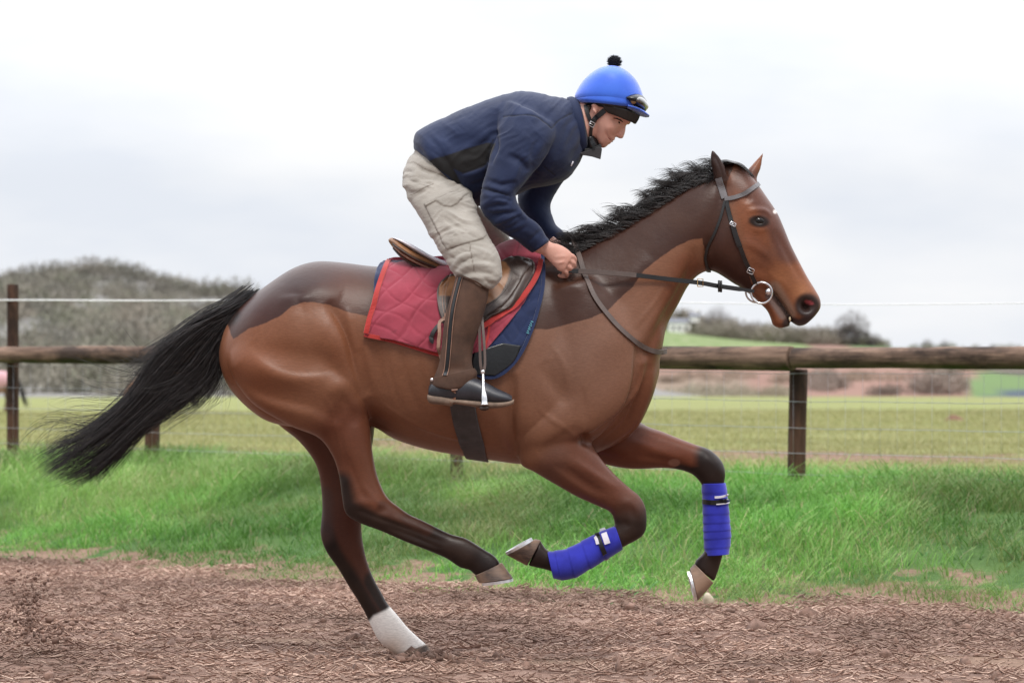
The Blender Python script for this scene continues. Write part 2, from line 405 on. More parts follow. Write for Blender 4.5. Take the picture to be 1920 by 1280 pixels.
def jointw(px, co):
    w = np.zeros(len(px))
    for cx, cy, r in ((640, 600, 70), (500, 620, 70), (1100, 520, 80), (1180, 480, 60), (1010, 620, 55), (1020, 560, 60), (985, 700, 26), (1150, 800, 26), (1330, 420, 45), (1320, 480, 30), (1200, 660, 40), (1380, 335, 16), (460, 590, 40), (1010, 860, 25), (700, 560, 50), (690, 500, 40), (1140, 600, 60)):
        w = np.maximum(w, np.exp(-(((px[:, 0]-cx)**2+(px[:, 1]-cy)**2)/r**2)))
    return w
def build_horse_body():
    parts = [ring_loft(x, 5, 72) for x in (torso, neck, head, jaw, nh_leg, fh_leg, nf_sh, nf_leg, ff_leg, ear_n, ear_f, dock, fs_sh)]
    o = fuse('body', parts, .0052, 5, M_coat, horse, jointw, 60)
    return o
body = build_horse_body()
# muscle relief
near = [
 ([(612, 568), (634, 602), (650, 640), (664, 690), (684, 745)], (13, 7), -.020),           # fold in front of the thigh
 ([(660, 600), (672, 650), (684, 700), (692, 740)], 7, -.006), ([(648, 575), (660, 620), (671, 660)], 5, .004),
 ([(470, 640), (500, 676), (540, 694), (590, 695), (640, 686)], (30, 10), -.007),
 ([(474, 662), (510, 694), (560, 708), (610, 706)], 14, .004),
 ([(436, 690), (470, 728), (530, 752), (590, 764), (640, 790)], (38, 12), -.011), ([(450, 745), (510, 785), (560, 806), (600, 826)], 16, .004),
 ([(610, 740), (640, 728), (668, 742)], 14, .004), ([(640, 745), (660, 770), (668, 800)], 10, -.005),
 ([(628, 800), (640, 850), (652, 900)], (9, 16), -.006), ([(640, 760), (620, 800), (612, 830)], 10, -.004), ([(560, 590), (590, 640), (600, 690)], 22, -.003), ([(700, 640), (712, 690), (722, 740)], 12, -.0035), ([(745, 690), (760, 730), (770, 770)], 11, -.003), ([(930, 745), (950, 790), (954, 840)], 12, -.003),
 ([(560, 560), (600, 548), (640, 560)], 26, .006), ([(500, 600), (560, 620), (610, 640)], 30, .004),
 ([(964, 700), (962, 780), (966, 862)], (7, 12), -.016),                                  # behind the elbow
 ([(1016, 680), (1038, 722), (1066, 762)], (26, 13), -.007),
 ([(1008, 850), (1048, 822), (1090, 799)], (9, 20), -.006), ([(1088, 816), (1104, 832)], 10, -.016),
 ([(1093, 725), (1097, 790)], 6, -.003),
 ([(1196, 640), (1196, 710), (1178, 770), (1134, 808), (1092, 830)], (16, 8), -.032),      # shoulder edge over the breast
 ([(1212, 680), (1204, 752), (1176, 802), (1120, 840)], (9, 6), -.018), ([(1206, 640), (1204, 720), (1188, 774)], 7, .006),
 ([(1305, 462), (1290, 520), (1262, 576), (1230, 630), (1204, 680)], (7, 14), -.010),      # jugular groove
 ([(1290, 470), (1262, 540), (1220, 610), (1190, 650)], 12, .005),
 ([(1130, 560), (1170, 530), (1220, 480)], 18, .005), ([(1080, 540), (1050, 620), (1022, 690)], 22, -.005),
 ([(708, 620), (760, 700), (820, 770)], 30, -.004), ([(720, 780), (800, 815), (880, 832)], 16, -.005), ([(700, 760), (780, 800), (860, 815)], 14, .004),
 ([(668, 955), (720, 975), (790, 1000), (840, 1020)], 5, -.006), ([(690, 985), (760, 1010), (820, 1034)], 5, .003),
 ([(655, 950), (690, 940), (720, 950)], 9, .004), ([(700, 960), (730, 955)], 6, -.004),
 ([(1040, 870), (1090, 905), (1130, 930)], 6, -.005), ([(1060, 856), (1110, 890), (1150, 920)], 9, .003),
 ([(1160, 940), (1190, 950), (1196, 985)], 8, .004), ([(1168, 975), (1180, 990)], 6, -.004),
 ([(1006, 762), (1034, 786), (1056, 800), (1082, 822)], 3, .003), ([(604, 735), (622, 768), (630, 810), (642, 862)], 3, .003), ([(716, 756), (780, 796), (850, 822), (940, 838)], 3.2, .003), ([(1254, 520), (1228, 566), (1186, 618)], 3, .0025), ([(1030, 640), (1060, 690), (1062, 730)], 3.5, .002),
 ([(722, 655), (735, 715), (756, 772)], 6, -.0028), ([(752, 655), (765, 715), (786, 772)], 6, -.0028), ([(782, 655), (795, 715), (816, 772)], 6, -.0028), ([(812, 655), (825, 715), (846, 772)], 6, -.0028),
 # head
 ([(1392, 452), (1412, 462), (1436, 478), (1452, 498)], 7, .003), ([(1396, 464), (1418, 478), (1440, 496)], 8, -.002),
 ([(1400, 398), (1416, 394), (1434, 396), (1446, 408)], 4.5, .0065), ([(1405, 428), (1424, 433), (1442, 428)], 3.5, .003),
 ([(1372, 520), (1386, 500), (1394, 470)], 9, -.003), ([(1350, 490), (1356, 450), (1372, 410)], 12, .004),
 ([(1452, 430), (1478, 480), (1504, 530)], 6, -.004), ([(1449, 549), (1462, 566), (1474, 584), (1483, 600)], 2.6, -.010, False),
 ([(1396, 360), (1406, 380)], 8, -.006), ([(1330, 440), (1322, 480), (1330, 500)], 6, -.008),
 ([(1355, 340), (1350, 310), (1340, 288)], 5, -.010),
 ([(722, 985), (780, 1008), (834, 1030)], 4, -.005), ([(730, 968), (790, 992), (836, 1010)], 5, .003), ([(1052, 868), (1090, 896), (1140, 928)], 5, -.004), ([(1075, 862), (1120, 892), (1160, 918)], 6, .004), ([(1180, 940), (1190, 975)], 5, -.004), ([(650, 850), (668, 900), (690, 945)], 6, -.004), ([(672, 905), (700, 930), (716, 950)], 6, .003), ([(1456, 520), (1470, 530), (1484, 546)], 2.5, .002), ([(1440, 508), (1452, 522), (1456, 540)], 2.5, .002), ([(1320, 860), (1340, 870), (1348, 890)], 8, .003), ([(1160, 815), (1220, 840), (1280, 860)], 8, .004), ([(1180, 850), (1240, 862), (1290, 872)], 6, -.003)]
near = [(s[0], s[1], s[2]*1.3)+tuple(s[3:]) for s in near]
sculpt(body, near, sm_it=4)
mir = [s for s in near if np.array(s[0])[:, 0].min() > 1290 or (np.array(s[0])[:, 1].max() < 700 and np.array(s[0])[:, 0].min() > 690)]
sculpt(body, mir, 'far')
blobs(body, [(520, 738, 80, 26, 14, -.015), (545, 664, 75, 22, 8, -.011), (520, 800, 70, 14, 24, .006), (640, 720, 26, 18, 0, .010), (628, 640, 24, 60, -25, .010), (705, 690, 26, 70, -12, -.012), (640, 800, 22, 30, 0, -.008), (1100, 700, 20, 60, 0, .004), (1040, 790, 40, 22, -35, .006), (1222, 740, 14, 50, 10, .008), (1150, 640, 60, 30, -40, .006), (1044, 722, 20, 46, -32, -.005), (990, 800, 24, 40, 0, .008), (1130, 760, 50, 30, -45, .006), (1452, 458, 8, 24, -20, -.004), (1425, 505, 20, 10, 30, -.004), (1400, 470, 14, 30, 0, .004), (1490, 530, 10, 16, 0, .003), (560, 600, 40, 24, 0, .006), (545, 560, 60, 30, -20, .010), (500, 700, 50, 40, 30, .010), (600, 640, 50, 40, 20, .012), (672, 760, 22, 22, 0, .008), (1090, 700, 60, 60, 0, .008), (1000, 800, 30, 50, 0, .008),
 (1355, 470, 26, 40, 0, .006), (1422, 415, 17, 13, 15, .008), (1422, 414, 8, 6, 10, -.012), (790, 690, 70, 70, 0, .004), (1310, 420, 25, 50, 20, .006)])
blobs(body, [(1422, 415, 17, 13, 15, .008), (1355, 470, 26, 40, 0, .006), (1422, 414, 8, 6, 10, -.012)], 'far')
for sd in ('near', 'far'): blobs(body, [(1514, 573, 24, 21, 20, .010), (1513, 572, 14, 11, 20, -.034), (1510, 578, 8, 7, 15, -.016)], sd)
# coat colours
def paint_horse():
    c = get_co(body); px = PX(c); n = len(c); Y = c[:, 1]
    light = np.tile(np.array(S2L(124, 82, 60)), (n, 1)); longc = np.tile(np.array(S2L(54, 29, 23)), (n, 1))
    def lay(A, col, w): A += (np.array(S2L(*col))-A)*np.clip(w, 0, 1)[:, None]
    def blob(cx, cy, r): return np.exp(-((px[:, 0]-cx)**2+(px[:, 1]-cy)**2)/r**2)
    def cap(poly, r0, r1): return 1-sstep(r0, r1, dseg(px, poly)[0])
    nearm = (Y < 0)
    lay(light, (128, 76, 50), blob(470, 690, 90)*.7+blob(640, 640, 60)*.4)
    lay(light, (120, 88, 73), blob(1090, 660, 140)*.8)
    lay(light, (112, 66, 45), cap([(1290, 500), (1255, 600), (1225, 690), (1200, 780), (1120, 850)], 14, 40)*.85)
    # red-brown legs
    hindn = cap([(660, 830), (680, 930)], 50, 110); lay(light, (98, 55, 39), hindn*.9)
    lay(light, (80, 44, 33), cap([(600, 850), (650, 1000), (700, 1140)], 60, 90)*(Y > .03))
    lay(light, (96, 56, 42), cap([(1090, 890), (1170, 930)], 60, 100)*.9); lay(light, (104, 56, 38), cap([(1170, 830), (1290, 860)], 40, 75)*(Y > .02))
    lay(light, (92, 62, 52), cap([(1040, 860), (1030, 880)], 10, 40)*.5)
    BL = (24, 18, 19)
    # black points
    bn = np.maximum.reduce([cap([(655, 968), (700, 990), (760, 1010), (830, 1035), (925, 1070)], 22, 40), cap([(790, 985), (850, 1015), (900, 1050), (940, 1080)], 30, 60), cap([(640, 905), (650, 950)], 8, 30)])
    lay(light, BL, bn*(Y < 0)*(px[:, 1] > 880)*(px[:, 0] < 965)); lay(light, (66, 38, 30), cap([(720, 950), (800, 990)], 8, 18)*(Y < 0)*.7)
    bf = np.maximum(cap([(603, 1000), (620, 1040), (660, 1100), (690, 1150)], 14, 30), cap([(700, 1090), (724, 1130)], 12, 26)); lay(light, BL, bf*(Y > .03)); lay(light, (70, 52, 50), cap([(602, 930), (604, 1000)], 12, 30)*(Y > 0.03)*.8)
    lay(light, BL, np.clip(cap([(1200, 935), (1190, 985), (1130, 1030), (1000, 1050)], 26, 58), 0, 1)*(Y < 0)*sstep(915, 985, px[:, 1]))
    lay(light, BL, np.clip(cap([(1345, 860), (1345, 900), (1340, 1000), (1320, 1090)], 30, 52)+cap([(1275, 882), (1310, 892)], 8, 18), 0, 1)*(Y > 0))
    # white sock
    sock = sdpoly(px, [(686, 1168), (700, 1152), (722, 1142), (738, 1130), (830, 1190), (830, 1260), (700, 1260), (670, 1190)]); lay(light, (255, 252, 248), sstep(-2, 5, sock)*(Y > .03)*(px[:, 1] > 1125)); lay(light, (200, 165, 138), blob(735, 1222, 30)*(Y > .03)*.7)
    # chestnut
    lay(light, (140, 100, 84), (1-sstep(.8, 1.2, np.hypot((px[:, 0]-1264)/11, (px[:, 1]-867)/7)))*(Y > 0)*.9)
    # head
    hd = px[:, 0]-(1352+(px[:, 1]-330)*.28)
    lay(light, (130, 78, 52), sstep(-5, 20, hd)*(px[:, 1] < 640)*(px[:, 0] > 1330))
    lay(light, (92, 58, 50), np.clip(cap([(1400, 335), (1440, 380), (1462, 425), (1480, 470)], 16, 34)*.9, 0, 1)); lay(light, (84, 54, 46), blob(1440, 480, 26)*.6+blob(1365, 350, 26)*.8)
    lay(light, (104, 62, 48), blob(1412, 450, 18)*.4); lay(light, (168, 112, 76), blob(1500, 545, 18)*.8+blob(1462, 520, 22)*.5)
    lay(light, (150, 128, 112), cap([(1452, 540), (1480, 588)], 6, 18)*.7); lay(light, (112, 96, 92), cap([(1444, 556), (1468, 590)], 5, 12)*.9)
    lay(light, (40, 32, 34), np.clip(1-sstep(.85, 1.35, np.hypot((px[:, 0]-1514)/22, (px[:, 1]-573)/21)), 0, 1)); lay(light, (52, 42, 44), cap([(1480, 606), (1500, 610), (1520, 600)], 8, 16)); lay(light, (50, 40, 40), blob(1474, 610, 9))
    lay(light, (30, 20, 22), 1-sstep(.75, 1.0, np.hypot((px[:, 0]-1514)/14, (px[:, 1]-572)/12)))
    lay(light, (170, 78, 86), 1-sstep(.5, 1.0, np.hypot((px[:, 0]-1517)/11, (px[:, 1]-567-(px[:, 0]-1517)*.3)/5)))
    lay(light, (30, 24, 26), cap([(1449, 549), (1462, 566), (1474, 584), (1483, 600)], 1.5, 3.5))
    lay(light, (24, 16, 16), 1-sstep(.8, 1.35, np.hypot((px[:, 0]-1423-(px[:, 1]-415)*.2)/18, (px[:, 1]-415)/10.5)))
    lay(light, (235, 225, 220), (1-sstep(2, 5, np.hypot(px[:, 0]-1453, px[:, 1]-397))))
    for A in (light, longc):
        lay(A, (46, 32, 32), np.clip(cap([(1343, 300), (1346, 330)], 12, 22)*(Y < -.03)*(px[:, 1] < 340)*(px[:, 0] < 1362), 0, 1))
    lay(longc, (50, 31, 31), blob(600, 500, 90)*.8); lay(longc, (86, 48, 34), blob(650, 545, 50)*.8); lay(longc, (70, 42, 39), blob(480, 590, 50)*.6)  # includes a brown highlight on the rump, painted into the long coat
    lay(longc, (66, 38, 31), blob(1360, 470, 50)*.8); lay(longc, (34, 26, 26), cap([(430, 590), (390, 605), (350, 620)], 14, 26))
    top = [(400, 560), (420, 590), (437, 636), (467, 616), (501, 604), (524, 593), (548, 574), (568, 567), (588, 566), (615, 571), (649, 584), (689, 593), (800, 610), (900, 620), (993, 617), (1028, 617), (1063, 608), (1109, 596), (1140, 582), (1158, 563),
           (1186, 538), (1207, 507), (1239, 482), (1270, 461), (1295, 450), (1316, 447), (1322, 470), (1322, 505), (1345, 530), (1420, 580), (1412, 540), (1396, 490), (1380, 430), (1366, 380), (1362, 345), (1380, 300), (1340, 240), (900, 300), (500, 400), (300, 500), (300, 660), (400, 640), (420, 590), (400, 560)]
    top = top[:41]
    top[0] = (340, 640)
    sd = sdpoly(px, top)
    sd[(px[:, 1] > 640)] = -20; sd[(px[:, 0] > 1325) & (px[:, 1] > 545)] = -20
    set_attr(body, 'clip', sd*.002); set_attr(body, 'coat', light, 'FLOAT_COLOR'); set_attr(body, 'coat_long', longc, 'FLOAT_COLOR')
paint_horse()
BT = bvh(body)
# eyes
M_eye = NB('dark_glossy_eye'); M_eye.base((.008, .005, .004)); M_eye.set(rough=.1, spec=.3); M_eye = M_eye.m
for s in (-1, 1):
    p, nn = hit(BT, 1423, 415)
    c = Vector((p.x, p.y*(1 if s < 0 else -1), p.z))+Vector((0, -s*.010, 0))
    V, Fc = ico(c, .0255, 3, (1, .7, .74), Matrix.Rotation(rad(12), 3, 'Y')); mesh_obj('eye', V, Fc, M_eye, horse)
mesh_obj('tooth', *ico(P(1481, 598, -.02), .008, 2, (.6, 1.2, 1.3)), simple('tooth_ivory', (.6, .5, .34), .4, .1), horse)
# hooves : coronet pair and ground pair (px), depth centre, half width
def hoof(ca, cb, ga, gb, yc, w, sole_out):
    """ca,ga = toe side; cb,gb = heel side"""
    st = []
    for t in (0, .33, .66, 1):
        A = [ca[i]+(ga[i]-ca[i])*t for i in (0, 1)]; B = [cb[i]+(gb[i]-cb[i])*t for i in (0, 1)]
        st.append((A[0], A[1], B[0], B[1], yc, w*(.86+.24*t), 2.15, .05))
    o = mesh_obj('hoof', *ring_loft(st, 3, 32), M_hoof, horse)
    bv = o.modifiers.new('b', 'BEVEL'); bv.width = .003; bv.segments = 2; bv.limit_method = 'ANGLE'; bv.angle_limit = rad(50)
    # shoe: U-shaped bar lying against the sole
    A = P(ga[0], ga[1], yc); B = P(gb[0], gb[1], yc); c = (A+B)/2; h = (A-B)/2; out = P(*sole_out, yc)-c
    nrm = out-h*(out.dot(h)/h.length_squared); nrm.normalize()
    pts = []
    for k in range(25):
        a = -2.55+5.1*k/24
        pts.append(c+h*math.cos(a)*.93+Vector((0, w*1.0*math.sin(a), 0))+nrm*.004)
    V = []; Fc = []
    for i, p in enumerate(pts):
        rd = (p-c); rd -= nrm*rd.dot(nrm); rd.normalize()
        for dr, dn in ((.004, -.003), (.004, .007), (-.018, .007), (-.018, -.003)): V.append(p+rd*dr+nrm*dn)
    for i in range(len(pts)-1):
        for k in range(4):
            a = i*4+k; b = i*4+(k+1) % 4; Fc.append((a, b, b+4, a+4))
    Fc += [(0, 1, 2, 3), tuple(len(V)-4+i for i in (3, 2, 1, 0))]
    mesh_obj('horseshoe', V, Fc, M_shoe, o, smooth=False)
hoof((941, 1054), (890, 1078), (962, 1083), (898, 1092), NH-.01, .052, (930, 1110))
hoof((988, 1060), (1014, 1012), (950, 1040), (1004, 1010), NF-.01, .052, (965, 1010))
hoof((1338, 1092), (1302, 1056), (1308, 1126), (1293, 1066), FF, .05, (1285, 1105))
hoof((802, 1206), (748, 1229), (812, 1234), (752, 1244), FH, .052, (780, 1260))
# ---------------------------------------------------------------- hair strands
def strands(name, paths, rads, mat, parent, seg=3):
    """paths list of (k,3) arrays -> one mesh"""
    V = []; Q = []; base = 0
    for pts, r in zip(paths, rads):
        k = len(pts); t = np.gradient(pts, axis=0); t /= (np.linalg.norm(t, axis=1)[:, None]+1e-9)
        s = np.cross(t, [.13, .2, 1.0]); s /= (np.linalg.norm(s, axis=1)[:, None]+1e-9); u = np.cross(s, t)
        taper = r*(1-np.linspace(0, 1, k)**2.2*.85)
        for j in range(seg):
            a = 2*math.pi*j/seg
            V.append(pts+(s*math.cos(a)+u*math.sin(a))*taper[:, None])
        i = np.arange(k-1)
        for j in range(seg):
            a = base+j*k+i; b = base+((j+1) % seg)*k+i
            Q.append(np.stack([a, b, b+1, a+1], 1))
        base += k*seg
    return np_obj(name, np.concatenate(V), np.concatenate(Q), mat, parent, smooth=True)
def clumped(guides, per, spread0, spread1, steps, rr, frizz=.006, dy0=.02, dy1=.03, rs=None):
    """guides: list of pixel polylines [(px,py,Y)..]; per strands each"""
    rs = rs or rng; paths = []; rad_ = []
    for g in guides:
        G = np.array([P(*q) for q in g]); 
        for _ in range(per):
            end = 1-.34*rs.random()**2.2
            C = crom(G, 8); n = max(3, int(len(C)*min(1, end))); C = C[:n]
            idx = np.linspace(0, n-1, steps); C = np.stack([np.interp(idx, np.arange(n), C[:, d]) for d in range(3)], 1)
            t = np.linspace(0, 1, steps)
            o0 = rs.normal(0, 1, 3)*[spread0, dy0, spread0]; o1 = rs.normal(0, 1, 3)*[spread1, dy1, spread1]
            ph = rs.uniform(0, 6.28, 3); fr = rs.uniform(2, 6)
            C = C+o0*(1-t[:, None])+o1*(t[:, None]**1.3)+np.sin(t[:, None]*fr+ph)*frizz*t[:, None]
            paths.append(C); rad_.append(rr*rs.uniform(.6, 1.2))
    return paths, rad_
tail_main = [
 [(470, 560, 0), (430, 582, 0), (385, 600, 0), (335, 634, 0), (290, 680, 0), (245, 745, 0), (180, 800, 0), (110, 838, 0), (72, 862, 0)],
 [(472, 566, 0), (434, 590, 0), (392, 618, 0), (348, 662, 0), (300, 718, 0), (252, 775, 0), (188, 822, 0), (118, 862, 0), (80, 885, 0)],
 [(474, 572, 0), (438, 596, 0), (402, 632, 0), (362, 688, 0), (312, 742, 0), (256, 796, 0), (198, 846, 0), (140, 884, 0), (104, 898, 0)],
 [(476, 582, 0), (444, 606, 0), (414, 648, 0), (380, 706, 0), (328, 757, 0), (268, 800, 0), (222, 848, 0), (186, 886, 0), (172, 897, 0)],
 [(470, 562, 0), (428, 586, 0), (380, 612, 0), (334, 655, 0), (288, 708, 0), (240, 764, 0), (178, 820, 0), (120, 866, 0), (92, 888, 0)],
 [(474, 574, 0), (440, 602, 0), (408, 645, 0), (372, 700, 0), (318, 748, 0), (260, 800, 0), (210, 852, 0), (160, 888, 0), (130, 900, 0)]]
tail_mid = [
 [(468, 560, -.01), (410, 590, 0), (356, 616, 0), (306, 650, 0), (262, 682, 0), (228, 698, 0)],
 [(470, 568, -.01), (430, 600, 0), (398, 650, 0), (352, 700, 0), (290, 722, 0), (236, 716, 0)],
 [(474, 585, -.02), (446, 610, 0), (424, 650, 0), (408, 700, 0), (374, 745, 0), (322, 775, 0), (270, 800, 0)],
 [(474, 580, -.02), (442, 605, 0), (418, 648, 0), (396, 700, 0), (360, 735, 0), (330, 752, 0), (290, 790, 0)]]
tail_wisp = [
 [(446, 598, -.02), (426, 632, 0), (404, 672, 0), (398, 712, 0), (372, 742, 0), (330, 760, 0), (284, 772, 0)],
 [(440, 604, -.02), (432, 650, 0), (428, 690, 0), (436, 722, 0), (430, 738, 0)],
 [(420, 620, 0), (385, 690, 0), (350, 738, 0), (300, 752, 0), (250, 742, 0), (215, 730, 0)],
 [(250, 790, 0), (180, 800, 0), (120, 792, 0), (88, 806, 0), (70, 840, 0), (74, 868, 0)],
 [(230, 800, 0), (190, 850, 0), (180, 890, 0), (168, 905, 0)],
 [(446, 600, -.02), (430, 640, 0), (418, 680, 0), (426, 712, 0), (404, 742, 0), (350, 775, 0)],
 [(444, 600, -.02), (424, 640, 0), (410, 690, 0), (432, 725, 0), (422, 752, 0), (380, 768, 0)],
 [(436, 600, 0), (408, 650, 0), (390, 700, 0), (400, 720, 0), (376, 748, 0), (330, 770, 0)],
 [(380, 640, 0), (310, 672, 0), (266, 676, 0), (235, 655, 0), (212, 628, 0)],
 [(360, 650, 0), (290, 695, 0), (240, 702, 0), (190, 690, 0), (140, 672, 0)],
 [(330, 690, 0), (270, 735, 0), (200, 745, 0), (130, 738, 0), (90, 748, 0)],
 [(300, 730, 0), (230, 790, 0), (160, 802, 0), (96, 825, 0), (70, 862, 0)],
 [(280, 740, 0), (210, 775, 0), (140, 790, 0), (80, 797, 0)]]
pa, ra = clumped(tail_main, 330, .020, .019, 24, .0011, .009, .02, .035)
pb, rb = clumped(tail_mid, 150, .012, .022, 18, .0010, .012, .02, .04)
pc, rc = clumped(tail_wisp, 22, .012, .045, 18, .00075, .012, .02, .04)
strands('tail', pa+pb+pc, ra+rb+rc, M_hair, horse)
def mane():
    crest = crom(np.array([(1348, 322), (1320, 331), (1285, 346), (1245, 371), (1200, 400), (1150, 430), (1105, 452), (1068, 470), (1040, 474)], float), 12)
    paths = []; rr = []
    nlock = 62
    for i in range(nlock):
        t = (i+rng.uniform(-.3, .3))/nlock; t = min(max(t, 0), 1)
        c = crest[int(t*(len(crest)-1))]
        ln = rng.uniform(44, 80)*(1.0 if .05 < t < .95 else .8)
        lift = rng.uniform(.05, .7) if rng.random() < .8 else -.25
        yo = rng.normal(0, .015); curl = rng.uniform(-.5, .35); wav = rng.uniform(-.16, .16)
        for _ in range(58):
            L_ = ln*rng.uniform(.6, 1.08); y0 = rng.uniform(-.03, .03)
            r0 = rng.normal(0, 3.0, 2); dv = rng.normal(0, .05); pts = []
            for k in range(9):
                u = k/8; a = math.atan2(lift, 1)+dv+curl*u+wav*math.sin(u*4+i)
                x = c[0]+r0[0]+6-L_*u*math.cos(a)*.95; y = c[1]+r0[1]+7-L_*(u*.55+.25*math.sin(u*2.6))*math.sin(a)-6*math.sin(u*3.1)
                pts.append(P(x, y, y0*(1-u*.5)+yo*u*2-.028*u*(lift < 0)))
            paths.append(np.array(pts)); rr.append(.00085*rng.uniform(.7, 1.3))
    for i in range(24):    # long loose wisps
        c = crest[int(rng.random()*(len(crest)-8))]; ln = rng.uniform(60, 90); a0 = rng.uniform(.05, .75); cv = rng.uniform(-.9, .4); y1 = rng.normal(0, .03)
        for _ in range(7):
            L_ = ln*rng.uniform(.7, 1); ja = rng.normal(0, .05); pts = []; r0 = rng.normal(0, 2, 2)
            for k in range(10): u = k/9; a = a0+ja+cv*u; pts.append(P(c[0]+5+r0[0]-L_*u*math.cos(a), c[1]+5+r0[1]-L_*u*math.sin(a)*.8, y1*u))
            paths.append(np.array(pts)); rr.append(.0007)
    # short dense root mass lying along the crest and near side
    for i in range(1500):
        t = rng.random(); c = crest[int(t*(len(crest)-1))]; L_ = rng.uniform(20, 40); a = rng.uniform(-.5, .35); y0 = rng.uniform(-.05, .03)
        pts = [P(c[0]+6-L_*u*math.cos(a), c[1]+5+abs(y0)*90-L_*u*math.sin(a)*.6-3*math.sin(u*3), y0-.005) for u in np.linspace(0, 1, 7)]
        paths.append(np.array(pts)); rr.append(.0011*rng.uniform(.7, 1.3))
    strands('mane', paths, rr, M_hair, horse)
    paths = []; rr = []
    for i in range(520):   # forelock
        y0 = rng.normal(0, .02); s = rng.uniform(-1, 1)*5
        pts = [(1350+s, 304+s*.4+abs(y0)*80, y0), (1368+s, 301+s*.3+abs(y0)*60, y0*1.3), (1388+s*.6, 307+abs(y0)*60, y0*1.6), (1404+s*.5, 321+abs(y0)*40, y0*1.9), (1414+s, 336, y0*2)]
        paths.append(crom(np.array([P(*q) for q in pts]), 4)[:int(rng.uniform(11, 17))]); rr.append(.001)
    strands('forelock', paths, rr, M_hair, horse)
mane()
# ================================================================ TACK
def rows_grid(rows, nu, nv):
    R = []
    m = max(len(r) for r in rows)
    for r in rows:
        r = np.array(r, float); L_ = np.r_[0, np.cumsum(np.hypot(*np.diff(r, axis=0).T))]; L_ /= L_[-1]
        t = np.linspace(0, 1, nu); R.append(np.stack([np.interp(t, L_, r[:, 0]), np.interp(t, L_, r[:, 1])], 1))
    R = np.array(R)                                # (k,nu,2)
    k = len(rows); flat = R.reshape(k, -1)
    C = crom(flat, max(1, int(math.ceil(nv/(k-1))))).reshape(-1, nu, 2)
    idx = np.linspace(0, len(C)-1, nv); lo = np.floor(idx).astype(int); hi = np.minimum(lo+1, len(C)-1); f = (idx-lo)[:, None, None]
    return C[lo]*(1-f)+C[hi]*f                     # (nv,nu,2)
def drape(name, rows, off, mat, parent, nu=60, nv=40, thick=.006, spine=None, trees=None, relief=None, smooth=2, sides=(-1,)):
    """cloth lying on the body; rows px from top to bottom of the near side. spine = (z-lift fn) joins both halves over the back"""
    G = rows_grid(rows, nu, nv); trees = trees or [BT]; pts = np.zeros((nv, nu, 3)); nor = np.zeros((nv, nu, 3))
    for i in range(nv):
        for j in range(nu):
            p, n = hit(trees, *G[i, j], 0.0, None)
            if spine is not None and i == 0: p = P(G[i, j, 0], G[i, j, 1], 0.0); n = Vector((0, 0, 1))
            pts[i, j] = p; nor[i, j] = n
    if spine is not None:
        k = max(3, nv//7)
        for j in range(nu):
            a, b = pts[0, j].copy(), pts[k, j].copy()
            for i in range(0, k+1):
                t = (i/k); q = Vector(a*(1-t)+b*t)+Vector((0, 0, .02*math.sin(t*math.pi)))
                loc, n, _, _ = BT.find_nearest(q); pts[i, j] = loc if i else (a[0], 0, loc.z); nor[i, j] = n if i else (0, 0, 1)
    for _ in range(smooth):
        q = pts.copy(); q[1:-1] = (pts[:-2]+pts[2:]+2*pts[1:-1])/4; pts = q; m = nor.copy(); m[1:-1] = (nor[:-2]+nor[2:]+2*nor[1:-1])/4; m[:, 1:-1] = (m[:, :-2]+m[:, 2:]+2*m[:, 1:-1])/4; nor = m
    nor /= np.linalg.norm(nor, axis=2)[..., None]+1e-9
    if relief is not None: o_ = off+relief(G[..., 0], G[..., 1], np.linspace(0, 1, nv)[:, None], np.linspace(0, 1, nu)[None, :])
    else: o_ = off*np.ones((nv, nu))
    pts = pts+nor*o_[..., None]
    if spine is not None: pts[:, :, 2] += spine(G[..., 0], np.linspace(0, 1, nv)[:, None]); pts[0, :, 1] = 0
    objs = []
    if spine is not None:
        far = pts[1:][::-1]*[1, -1, 1]; pts = np.concatenate([far, pts]); 
        sets = [pts]
    else: sets = [pts*[1, -s*-1 if False else (1 if s < 0 else -1), 1] for s in sides]
    for S in sets:
        a, b = S.shape[:2]; i = np.arange(a-1)[:, None]*b+np.arange(b-1)[None, :]; Q = np.stack([i, i+b, i+b+1, i+1], -1).reshape(-1, 4)
        o = np_obj(name, S.reshape(-1, 3), Q, mat, parent, True); md = o.modifiers.new('s', 'SOLIDIFY'); md.thickness = thick; md.offset = 0; objs.append(o)
    return objs[0] if len(objs) == 1 else objs
def ribbon(name, pts, nors, w, th, mat, parent, w_arr=None):
    V = []; Fc = []; n = len(pts)
    for i in range(n):
        t = (pts[min(i+1, n-1)]-pts[max(i-1, 0)]).normalized(); nn = (nors[i]-t*nors[i].dot(t)).normalized(); s = t.cross(nn); ww = (w_arr[i] if w_arr else w)/2
        for a, b in ((-1, 0), (-.92, 1), (.92, 1), (1, 0), (.92, -.3), (-.92, -.3)): V.append(pts[i]+s*a*ww+nn*b*th)
    for i in range(n-1):
        for k in range(6):
            a = i*6+k; b = i*6+(k+1) % 6; Fc.append((a, b, b+6, a+6))
    Fc += [tuple(range(6)), tuple((n-1)*6+k for k in range(6))[::-1]]
    return mesh_obj(name, V, Fc, mat, parent, smooth=False)
